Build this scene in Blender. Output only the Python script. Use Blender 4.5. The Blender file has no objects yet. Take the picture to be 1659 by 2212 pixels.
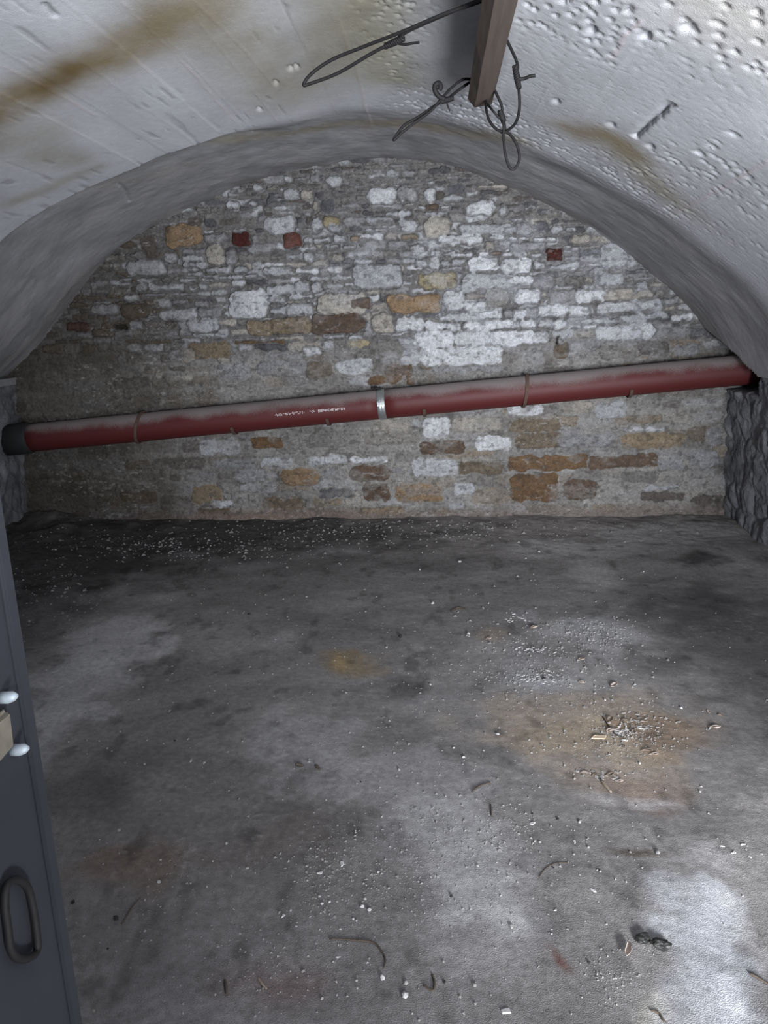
import bpy, bmesh, math, random
import numpy as np
from mathutils import Vector, Matrix, noise as mnoise

S = bpy.context.scene
COL = bpy.context.scene.collection
rng = np.random.default_rng(7)
random.seed(11)

# ------------------------------------------------------------------ camera
FW, FH, FPX = 1659.0, 2212.0, 1661.0
VPX, VPY, ROLL, EYE = 943.0, 690.0, 0.8, 1.5
def _cam_axes():
    def ray(x, y):
        v = np.array([x - FW/2, -(y - FH/2), -FPX]); return v/np.linalg.norm(v)
    Y = ray(VPX, VPY); r = math.radians(ROLL)
    u = np.array([-math.sin(r), math.cos(r), 0.0]); Z = u - Y*np.dot(u, Y); Z /= np.linalg.norm(Z)
    X = np.cross(Y, Z)
    return np.array([X, Y, Z])
CM = _cam_axes()
CP = np.array([0.0, 0.0, EYE])
def ray(px, py):
    v = np.array([px - FW/2, -(py - FH/2), -FPX]); return CM @ (v/np.linalg.norm(v))
def at_y(px, py, Y):                       # point of the place seen at (px, py) on the plane y = Y
    d = ray(px, py); return CP + d*Y/d[1]
def at_z(px, py, z=0.0):                   # ... on the horizontal plane z
    d = ray(px, py); return CP + d*(z - EYE)/d[2]

cam_d = bpy.data.cameras.new('camera'); cam = bpy.data.objects.new('camera', cam_d); COL.objects.link(cam)
cam_d.sensor_fit = 'VERTICAL'; cam_d.sensor_height = 36.0; cam_d.lens = 36.0*FPX/FH
cam_d.clip_start = 0.02
mw = Matrix([[CM[i][0], CM[i][1], CM[i][2], CP[i]] for i in range(3)] + [[0, 0, 0, 1]])
cam.matrix_world = mw
S.camera = cam

# ------------------------------------------------------------------ light
w = bpy.data.worlds.new('world'); S.world = w; w.use_nodes = True
w.node_tree.nodes['Background'].inputs[0].default_value = (0.45, 0.60, 1.0, 1)
w.node_tree.nodes['Background'].inputs[1].default_value = 0.35
def area(name, loc, target, sx, sy, power, col):
    l = bpy.data.lights.new(name, 'AREA'); l.shape = 'RECTANGLE'; l.size = sx; l.size_y = sy
    l.energy = power; l.color = col
    o = bpy.data.objects.new(name, l); COL.objects.link(o); o.location = loc
    o.rotation_euler = (Vector(target) - Vector(loc)).to_track_quat('-Z', 'Z').to_euler()
    return o
# daylight reaches the doorway from the right, past a low wall added for shade
area('doorway_daylight', (1.10, -1.80, 1.05), (0.1, 4.0, 1.7), 0.70, 0.95, 390.0, (0.93, 0.95, 1.0))
# sunlit ground outside the door throws light up at the vault
area('ground_bounce', (0.95, -1.25, 0.12), (0.0, 3.2, 2.6), 1.0, 0.7, 150.0, (0.92, 0.95, 1.0))
S.view_settings.view_transform = 'Standard'; S.view_settings.look = 'None'
S.view_settings.exposure = 0.42; S.view_settings.gamma = 1.0; S.view_settings.use_curve_mapping = False

# ------------------------------------------------------------------ noise
def _hash(ix, iy, seed):
    h = (ix.astype(np.int64)*374761393 + iy.astype(np.int64)*668265263 + seed*1442695041) & 0xffffffff
    h = ((h ^ (h >> 13))*1274126177) & 0xffffffff
    h = h ^ (h >> 16)
    return (h & 0xffff)/65535.0
def vnoise(x, y, seed=0):
    x = np.asarray(x, float); y = np.asarray(y, float)
    ix = np.floor(x); iy = np.floor(y); fx = x - ix; fy = y - iy
    fx = fx*fx*(3 - 2*fx); fy = fy*fy*(3 - 2*fy)
    a = _hash(ix, iy, seed); b = _hash(ix+1, iy, seed); c = _hash(ix, iy+1, seed); d = _hash(ix+1, iy+1, seed)
    return (a*(1-fx) + b*fx)*(1-fy) + (c*(1-fx) + d*fx)*fy
def fbm(x, y, seed=0, octv=4, gain=0.5):
    s = 0; a = 1; t = 0
    for k in range(octv):
        s = s + a*vnoise(x*2**k + 17.3*k, y*2**k + 9.1*k, seed + k); t += a; a *= gain
    return s/t
def sstep(a, b, x):
    t = np.clip((x - a)/(b - a), 0, 1); return t*t*(3 - 2*t)
def worley(x, y, seed=0, jit=0.9):         # distance to nearest and second point, id of the nearest
    ix = np.floor(x); iy = np.floor(y)
    f1 = np.full(np.shape(x), 9.0); f2 = f1.copy(); idn = np.zeros(np.shape(x))
    for dx in (-1, 0, 1):
        for dy in (-1, 0, 1):
            cx = ix+dx; cy = iy+dy
            px = cx + .5 + jit*(_hash(cx, cy, seed) - .5); py = cy + .5 + jit*(_hash(cx, cy, seed+5) - .5)
            d = np.hypot(x-px, y-py); h = _hash(cx, cy, seed+9)
            n = d < f1
            f2 = np.where(n, f1, np.minimum(f2, d)); idn = np.where(n, h, idn); f1 = np.where(n, d, f1)
    return f1, f2, idn
def seg_dist(x, y, pts):                   # distance to a polyline
    d = np.full(np.shape(x), 1e9)
    for (ax, ay), (bx, by) in zip(pts[:-1], pts[1:]):
        vx, vy = bx-ax, by-ay; L = vx*vx + vy*vy + 1e-12
        t = np.clip(((x-ax)*vx + (y-ay)*vy)/L, 0, 1)
        d = np.minimum(d, np.hypot(x-ax-t*vx, y-ay-t*vy))
    return d
def mix(c, col, m):
    m = np.asarray(m)[..., None]; return c*(1-m) + np.array(col, float)*m

# ------------------------------------------------------------------ materials
def new_mat(name):
    m = bpy.data.materials.new(name); m.use_nodes = True
    nt = m.node_tree; b = nt.nodes['Principled BSDF']
    return m, nt, b
def surface_mat(name, rough=0.95, bump=0.004, scale=60, var=0.18, spec=0.2, scale2=300):
    m, nt, b = new_mat(name); N = nt.nodes; L = nt.links
    at = N.new('ShaderNodeAttribute'); at.attribute_name = 'Col'
    tc = N.new('ShaderNodeTexCoord')
    n1 = N.new('ShaderNodeTexNoise'); n1.inputs['Scale'].default_value = scale; n1.inputs['Detail'].default_value = 6
    n1.inputs['Roughness'].default_value = 0.65
    n2 = N.new('ShaderNodeTexNoise'); n2.inputs['Scale'].default_value = scale2; n2.inputs['Detail'].default_value = 3
    L.new(tc.outputs['Object'], n1.inputs['Vector']); L.new(tc.outputs['Object'], n2.inputs['Vector'])
    ad = N.new('ShaderNodeMath'); ad.operation = 'ADD'; L.new(n1.outputs['Fac'], ad.inputs[0]); L.new(n2.outputs['Fac'], ad.inputs[1])
    mr = N.new('ShaderNodeMapRange'); mr.inputs['From Min'].default_value = .6; mr.inputs['From Max'].default_value = 1.4
    mr.inputs['To Min'].default_value = 1-var; mr.inputs['To Max'].default_value = 1+var
    L.new(ad.outputs[0], mr.inputs['Value'])
    vm = N.new('ShaderNodeVectorMath'); vm.operation = 'SCALE'
    L.new(at.outputs['Color'], vm.inputs[0]); L.new(mr.outputs[0], vm.inputs['Scale'])
    L.new(vm.outputs[0], b.inputs['Base Color'])
    b.inputs['Roughness'].default_value = rough; b.inputs['Specular IOR Level'].default_value = spec
    bp = N.new('ShaderNodeBump'); bp.inputs['Strength'].default_value = 0.8; bp.inputs['Distance'].default_value = bump
    L.new(ad.outputs[0], bp.inputs['Height']); L.new(bp.outputs[0], b.inputs['Normal'])
    return m
def plain_mat(name, col, rough=0.7, metal=0.0, var=0.25, scale=40, bump=0.001, spec=0.4):
    m, nt, b = new_mat(name); N = nt.nodes; L = nt.links
    tc = N.new('ShaderNodeTexCoord')
    n1 = N.new('ShaderNodeTexNoise'); n1.inputs['Scale'].default_value = scale; n1.inputs['Detail'].default_value = 5
    L.new(tc.outputs['Object'], n1.inputs['Vector'])
    cr = N.new('ShaderNodeMix'); cr.data_type = 'RGBA'
    cr.inputs['A'].default_value = (*[c*(1-var) for c in col], 1); cr.inputs['B'].default_value = (*[min(1, c*(1+var)) for c in col], 1)
    L.new(n1.outputs['Fac'], cr.inputs['Factor']); L.new(cr.outputs['Result'], b.inputs['Base Color'])
    b.inputs['Roughness'].default_value = rough; b.inputs['Metallic'].default_value = metal
    b.inputs['Specular IOR Level'].default_value = spec
    bp = N.new('ShaderNodeBump'); bp.inputs['Strength'].default_value = 0.6; bp.inputs['Distance'].default_value = bump
    L.new(n1.outputs['Fac'], bp.inputs['Height']); L.new(bp.outputs[0], b.inputs['Normal'])
    return m
M_wall = surface_mat('rubble_masonry', bump=0.013, scale=42, var=0.6, scale2=230)
M_side = surface_mat('side_masonry', bump=0.010, scale=30, var=0.30, scale2=180)
M_vault = surface_mat('vault_plaster', bump=0.0022, scale=34, var=0.12, scale2=330)
M_floor = surface_mat('earth_floor', bump=0.005, scale=45, var=0.42, scale2=380)

# ------------------------------------------------------------------ mesh helpers
def grid_mesh(name, P, C, mat, flip=False, parent=None, smooth=True):
    n, m = P.shape[:2]
    idx = np.arange(n*m).reshape(n, m)
    q = np.stack([idx[:-1, :-1], idx[1:, :-1], idx[1:, 1:], idx[:-1, 1:]], -1).reshape(-1, 4)
    if flip: q = q[:, ::-1]
    me = bpy.data.meshes.new(name)
    me.vertices.add(n*m); me.vertices.foreach_set('co', P.astype(np.float32).ravel())
    me.loops.add(q.size); me.loops.foreach_set('vertex_index', q.astype(np.int32).ravel())
    me.polygons.add(len(q)); me.polygons.foreach_set('loop_start', np.arange(0, q.size, 4, dtype=np.int32))
    me.update(calc_edges=True)
    if smooth: me.polygons.foreach_set('use_smooth', np.ones(len(q), bool))
    a = me.color_attributes.new('Col', 'FLOAT_COLOR', 'POINT')
    c4 = np.ones((n*m, 4), np.float32); c4[:, :3] = np.clip(C.reshape(-1, 3), 0.004, 0.9)
    a.data.foreach_set('color', c4.ravel())
    me.materials.append(mat)
    o = bpy.data.objects.new(name, me); COL.objects.link(o)
    if parent: o.parent = parent
    return o
def obj(name, bm, mat, parent=None, smooth=False, matrix=None):
    me = bpy.data.meshes.new(name); bmesh.ops.recalc_face_normals(bm, faces=bm.faces[:])
    if smooth:
        for f in bm.faces: f.smooth = True
    bm.to_mesh(me); bm.free()
    me.materials.append(mat)
    o = bpy.data.objects.new(name, me); COL.objects.link(o)
    if parent: o.parent = parent
    return o
def tag(o, label, cat, group=None):
    o['label'] = label; o['category'] = cat
    if group: o['group'] = group
    return o
def empty(name, loc=(0, 0, 0)):
    o = bpy.data.objects.new(name, None); COL.objects.link(o); o.location = loc; o.empty_display_size = .05; return o
def struct(o, label=None):
    o['kind'] = 'structure'
    if label: o['label'] = label
    return o
def add_box(bm, c, s, rot=None, bevel=0.0):
    r = bmesh.ops.create_cube(bm, size=1.0)
    mt = Matrix.Translation(c) @ (rot.to_4x4() if rot is not None else Matrix.Identity(4)) @ Matrix.Diagonal((*s, 1))
    bmesh.ops.transform(bm, matrix=mt, verts=r['verts'])
    if bevel:
        es = list({e for v in r['verts'] for e in v.link_edges})
        bmesh.ops.bevel(bm, geom=es, offset=bevel, segments=2, affect='EDGES')
def catmull(pts, n=8, closed=False):
    pts = [Vector(p) for p in pts]; out = []
    P = ([pts[-1]] + pts + pts[:2]) if closed else ([2*pts[0]-pts[1]] + pts + [2*pts[-1]-pts[-2]])
    for i in range(1, len(P)-2):
        a, b, c, d = P[i-1:i+3]
        for k in range(n):
            t = k/n
            out.append(.5*((2*b) + (c-a)*t + (2*a-5*b+4*c-d)*t*t + (3*b-a-3*c+d)*t**3))
    if not closed: out.append(pts[-1])
    return out
def add_tube(bm, pts, rad, seg=8, closed=False, cap=True):
    pts = [Vector(p) for p in pts]; n = len(pts); rings = []
    prev = None
    for i, p in enumerate(pts):
        t = (pts[(i+1) % n] - pts[i-1]) if closed else (pts[min(i+1, n-1)] - pts[max(i-1, 0)])
        t = t.normalized() if t.length > 1e-9 else Vector((0, 0, 1))
        if prev is None:
            a = t.orthogonal().normalized()
        else:
            a = (prev - t*prev.dot(t)); a = a.normalized() if a.length > 1e-6 else t.orthogonal().normalized()
        prev = a; b = t.cross(a)
        r = rad[i] if hasattr(rad, '__len__') else rad
        rings.append([bm.verts.new(p + (a*math.cos(2*math.pi*k/seg) + b*math.sin(2*math.pi*k/seg))*r) for k in range(seg)])
    R = range(n if closed else n-1)
    for i in R:
        A, B = rings[i], rings[(i+1) % n]
        for k in range(seg): bm.faces.new((A[k], A[(k+1) % seg], B[(k+1) % seg], B[k]))
    if cap and not closed:
        bm.faces.new(rings[0][::-1]); bm.faces.new(rings[-1])

# ------------------------------------------------------------------ the shape of the cellar
YB = 5.72                                   # the back wall
VC = np.array([-.62, 1.15])                 # centre of the vault's section
TH = np.array([-1.4, 2.4, 10.1, 16.4, 23.5, 31.1, 42.8, 49.3, 58.7, 76.6, 95.9, 114.6, 130.3, 141.0, 148.1, 154.8, 163.8, 169.0, 176.7, 179.7])
RR = np.array([2.65, 2.597, 2.399, 2.186, 2.035, 1.88, 1.70, 1.628, 1.565, 1.466, 1.41, 1.458, 1.569, 1.722, 1.851, 1.972, 2.105, 2.23, 2.439, 2.672])
_tt = np.linspace(-1.4, 179.7, 800); _rr = np.interp(_tt, TH, RR)
_k = np.exp(-0.5*(np.arange(-40, 41)/14.0)**2); _k /= _k.sum()
_rs = np.convolve(np.pad(_rr, 40, mode='reflect', reflect_type='odd'), _k, 'valid')
def vault_r(t): return np.interp(t, _tt, _rs)
YL = 4.17                                   # where the newer front vault stops at a lip
def vault_off(t, Y):                        # how far the front vault hangs below the back part
    wdt = 0.04 + 0.55*(1 - sstep(95, 118, t))
    return (0.088 - .046*(1 - sstep(80, 118, t)))*(1 - sstep(YL - 0.015, YL + wdt, Y))
def vault_hit(px, py):
    d = ray(px, py); Y = np.arange(.8, 5.72, .004); s = Y/d[1]
    X = CP[0] + d[0]*s; Z = CP[2] + d[2]*s
    t = np.degrees(np.arctan2(Z - VC[1], X - VC[0])); r = np.hypot(X - VC[0], Z - VC[1])
    k = np.argmax(r >= vault_r(t) - vault_off(t, Y)); return t[k], Y[k]
def arc(px, py):                            # (metres along the arc, metres deep) of a spot on the vault
    t, Y = vault_hit(px, py); return math.radians(t)*1.75, Y
def floor_h(x, y):
    x = np.asarray(x, float); y = np.asarray(y, float)
    h = .035*(fbm(x*.9, y*.9, 31, 3) - .5) + .012*(fbm(x*6, y*6, 33, 4) - .5)
    left = sstep(-1.9, -3.0, x)
    h += .05*sstep(5.0, 5.72, y)*(.3 + fbm(x*3, y*3, 37, 3)) + left*(.03 + .07*(fbm(x*5, y*5, 38, 4)))*sstep(3.2, 5.0, y)
    h += (.012*(fbm(x*22, y*22, 39, 3) - .5))*np.clip(sstep(4.6, 5.4, y) + left, 0, 1)
    return h

# ------------------------------------------------------------------ floor
ys = [0.02]
while ys[-1] < 5.8: ys.append(ys[-1] + 0.0045 + 0.0011*ys[-1])
ys = np.array([-0.3, -0.15] + ys); xs = np.linspace(-3.4, 2.35, 560)
Yg, Xg = np.meshgrid(ys, xs, indexing='ij')
Zg = floor_h(Xg, Yg)
C = np.ones(Xg.shape + (3,))*np.array([.245, .233, .226])
big = fbm(Xg*1.1, Yg*1.1, 51, 4); C *= (0.72 + .56*big)[..., None]
med = fbm(Xg*4, Yg*5, 52, 5); C *= (0.74 + .52*med)[..., None]
wx = Xg + .25*(fbm(Xg*3, Yg*3, 61, 4) - .5); wy = Yg + .25*(fbm(Xg*3, Yg*3, 65, 4) - .5)
BR2 = sstep(.3, .7, fbm(Xg*14, Yg*14, 86, 5)); BRK = fbm(Xg*9, Yg*9, 81, 5)
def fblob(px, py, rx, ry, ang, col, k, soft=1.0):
    if col is LIME_LIGHT: k = k*.8
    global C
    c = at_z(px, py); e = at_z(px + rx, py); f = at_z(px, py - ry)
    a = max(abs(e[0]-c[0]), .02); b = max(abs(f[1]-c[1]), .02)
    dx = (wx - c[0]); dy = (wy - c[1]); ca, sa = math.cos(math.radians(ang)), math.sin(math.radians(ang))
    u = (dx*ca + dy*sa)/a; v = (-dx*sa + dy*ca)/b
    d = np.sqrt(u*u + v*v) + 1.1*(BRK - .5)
    C = mix(C, col, k*(.7 + .6*BR2 if col is LIME_LIGHT else 1)*(1 - sstep(1 - .55*soft, 1 + .45*soft, d)))
PALE = (.52, .51, .51); LIME_LIGHT = (.54, .55, .58); TANF = (.42, .34, .255); DARKF = (.06, .058, .058)
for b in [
    (255, 1385, 90, 62, 20, PALE, .95, .7), (185, 1465, 100, 55, 35, PALE, .75), (110, 1560, 75, 85, 20, PALE, .8), (230, 1560, 30, 15, 0, PALE, .6),  # streak of light by the door, painted into the floor colour
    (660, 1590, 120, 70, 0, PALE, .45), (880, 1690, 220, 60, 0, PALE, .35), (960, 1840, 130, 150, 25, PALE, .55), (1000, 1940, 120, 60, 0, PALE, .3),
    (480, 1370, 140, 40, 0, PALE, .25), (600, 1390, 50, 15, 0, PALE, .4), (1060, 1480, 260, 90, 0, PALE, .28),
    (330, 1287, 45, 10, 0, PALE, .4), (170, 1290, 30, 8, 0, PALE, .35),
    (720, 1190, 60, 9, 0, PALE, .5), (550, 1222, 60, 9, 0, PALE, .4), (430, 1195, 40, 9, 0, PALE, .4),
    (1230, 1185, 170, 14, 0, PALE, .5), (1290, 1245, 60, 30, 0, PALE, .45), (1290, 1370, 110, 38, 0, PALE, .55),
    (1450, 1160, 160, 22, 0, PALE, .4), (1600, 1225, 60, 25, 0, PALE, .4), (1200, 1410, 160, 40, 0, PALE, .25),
    (1150, 1460, 60, 18, 0, LIME_LIGHT, .45), (1130, 1333, 35, 14, 0, LIME_LIGHT, .4), (1290, 1350, 55, 22, 0, LIME_LIGHT, .35),
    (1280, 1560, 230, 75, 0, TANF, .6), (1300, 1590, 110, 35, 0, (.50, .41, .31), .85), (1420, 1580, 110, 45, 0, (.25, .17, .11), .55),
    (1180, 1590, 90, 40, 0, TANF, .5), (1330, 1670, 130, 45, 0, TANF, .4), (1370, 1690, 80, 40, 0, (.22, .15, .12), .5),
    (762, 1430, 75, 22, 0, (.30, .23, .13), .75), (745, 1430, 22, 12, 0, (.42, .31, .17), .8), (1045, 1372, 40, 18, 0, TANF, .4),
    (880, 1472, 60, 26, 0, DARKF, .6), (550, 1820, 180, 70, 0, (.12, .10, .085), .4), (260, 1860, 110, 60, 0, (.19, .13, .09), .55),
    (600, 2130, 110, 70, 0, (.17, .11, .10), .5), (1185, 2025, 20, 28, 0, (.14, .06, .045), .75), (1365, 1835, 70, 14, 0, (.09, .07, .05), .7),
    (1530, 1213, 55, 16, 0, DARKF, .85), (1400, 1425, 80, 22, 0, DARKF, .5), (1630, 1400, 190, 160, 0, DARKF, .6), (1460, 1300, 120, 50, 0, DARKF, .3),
    (430, 1210, 330, 26, 0, DARKF, .35), (950, 1215, 190, 16, 0, DARKF, .35), (520, 1160, 420, 34, 0, DARKF, .85), (100, 1200, 300, 75, 0, DARKF, .8),  # dark earth at the far left, with shade painted in
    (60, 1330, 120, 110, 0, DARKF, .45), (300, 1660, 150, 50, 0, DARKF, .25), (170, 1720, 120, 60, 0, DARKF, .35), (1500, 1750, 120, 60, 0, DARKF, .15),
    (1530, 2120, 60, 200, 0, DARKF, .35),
    (1490, 1935, 85, 50, 0, LIME_LIGHT, .75, .6), (1530, 1960, 45, 75, 0, LIME_LIGHT, .6, .5), (1490, 2060, 75, 110, -8, LIME_LIGHT, .85, .8), (1450, 2150, 80, 90, -5, LIME_LIGHT, .7, .8),  # patch of doorway light painted into the floor colour
    (1400, 1985, 55, 22, 0, LIME_LIGHT, .7), (1370, 2140, 30, 50, 0, (.42, .40, .34), .5), (1500, 2200, 60, 50, 0, LIME_LIGHT, .9), (1580, 2000, 30, 60, 0, PALE, .5),
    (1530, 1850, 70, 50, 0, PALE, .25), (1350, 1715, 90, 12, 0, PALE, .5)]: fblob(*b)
gr = fbm(Xg*60, Yg*60, 71, 2); C *= (0.86 + .28*gr)[..., None]
C *= (1 - .35*sstep(.62, .8, fbm(Xg*14, Yg*9, 74, 4)))[..., None]
spk = sstep(.80, .86, vnoise(Xg*70, Yg*70, 76))*sstep(.45, .62, fbm(Xg*2.5, Yg*2.5, 77, 3)); C = mix(C, (.34, .33, .32), .3*spk)
Pg = np.stack([Xg, Yg, Zg + .001*spk], -1)
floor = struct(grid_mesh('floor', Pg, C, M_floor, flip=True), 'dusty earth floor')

# ------------------------------------------------------------------ back wall
gx = np.linspace(-3.5, 2.4, 1060); gz = np.linspace(-0.06, 2.72, 500)
GZ, GX = np.meshgrid(gz, gx, indexing='ij')
rel = np.zeros(GX.shape)                    # relief towards the room
upper = sstep(1.18, 1.42, GZ + .12*(fbm(GX*2, GZ*2, 3, 3) - .5))
WC = np.ones(GX.shape + (3,))*np.array([.25, .24, .225])
bigw = fbm(GX*1.6, GZ*2.2, 5, 4); medw = fbm(GX*7, GZ*9, 6, 5)
WC *= (0.6 + .8*medw)[..., None]
lime = sstep(.45, .62, fbm(GX*3.2, GZ*5, 8, 5)); WC = mix(WC, (.40, .39, .37), .55*lime*(1-upper))
WC = mix(WC, (.17, .168, .17), .7*upper)

rel += .010*(fbm(GX*5, GZ*5, 9, 5) - .5)
PAL = dict(W=(.47, .48, .50), w=(.66, .67, .70), G=(.31, .31, .32), D=(.12, .12, .13), T=(.27, .215, .15), t=(.175, .142, .105), O=(.32, .225, .14),
           B=(.14, .10, .075), b=(.13, .115, .105), C=(.41, .385, .345), R=(.085, .026, .022), r=(.15, .062, .05), K=(.012, .012, .012), M=(.24, .23, .215),
           S=(.165, .105, .06), Y=(.36, .31, .20))
Dex = np.full(GX.shape, 1.0)
pxs = at_y(901, 700, YB)[0] - at_y(900, 700, YB)[0]
nx, nz = gx[1]-gx[0], gz[1]-gz[0]
wnx = fbm(GX*16, GZ*16, 12, 3) - .5; wnz = fbm(GX*34, GZ*34, 15, 2) - .5
WX = .035*(fbm(GX*9, GZ*9, 18, 3) - .5); WZ = .035*(fbm(GX*8, GZ*11, 19, 3) - .5)
COV = fbm(GX*8, GZ*13, 28, 5)               # lime mortar smeared over the lower stones
def patch(cx, cz, hw, hh, pad=.03):
    i0 = max(0, int((cz-hh-pad-gz[0])/nz)); i1 = min(len(gz), int((cz+hh+pad-gz[0])/nz)+2)
    j0 = max(0, int((cx-hw-pad-gx[0])/nx)); j1 = min(len(gx), int((cx+hw+pad-gx[0])/nx)+2)
    return (slice(i0, i1), slice(j0, j1)) if i1 > i0 and j1 > j0 else None
def stone(cx, cz, sw, sh, col, prot, explicit=False, rnd=.35, rot=0.0, kmix=1.0, tintvar=.12):
    global WC
    hw, hh = sw/2, sh/2
    p = patch(cx, cz, hw, hh)
    if p is None: return
    x = GX[p]-cx + WX[p]*min(1, 7*hw); z = GZ[p]-cz + WZ[p]*min(1, 9*hh)
    ca, sa = math.cos(rot), math.sin(rot); x, z = x*ca + z*sa, -x*sa + z*ca
    r = rnd*min(hw, hh)*1.4; r = min(r, min(hw, hh))
    qx = np.abs(x)-hw+r; qz = np.abs(z)-hh+r
    d = np.hypot(np.maximum(qx, 0), np.maximum(qz, 0)) + np.minimum(np.maximum(qx, qz), 0) - r
    wob = min(.030, .9*min(sw, sh))
    d = d + wob*wnx[p]*1.3 + wob*.5*wnz[p]
    if explicit: Dex[p] = np.minimum(Dex[p], d)
    else: d = np.maximum(d, -(Dex[p]) + .009)
    m = 1 - sstep(-.0035, .0035, d)
    prof = 1 - sstep(-.6*min(hw, hh) - .004, .005, d)
    tl = rng.uniform(-.18, .18)
    hgt = prot*(.55*m + .45*prof)*(1 + tl*x/max(hw, .02)) if prot > 0 else prot*m
    c = np.array(col)*(1 + rng.uniform(-tintvar, tintvar))
    cov = 1 - .5*sstep(.55, .66, COV[p])*(1-upper[p])*(1 if prot > 0 else 0); m0 = m; mc = m*cov
    cc = c*(0.72 + .56*fbm(GX[p]*13 + 5*tl, GZ[p]*17, 21, 4))[..., None]
    WC[p] = WC[p]*(1 - (mc*kmix)[..., None]) + cc*(mc*kmix)[..., None]
    rel[p] = np.where(d < .006, rel[p]*(1-m) + m*(rel[p]*.3 + hgt), rel[p])
    if prot > .012 and explicit:             # the joint round a proud stone is raked out
        ring = np.exp(-((d-.006)/.006)**2)*(1-m); rel[p] -= .009*ring*upper[p]
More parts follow.
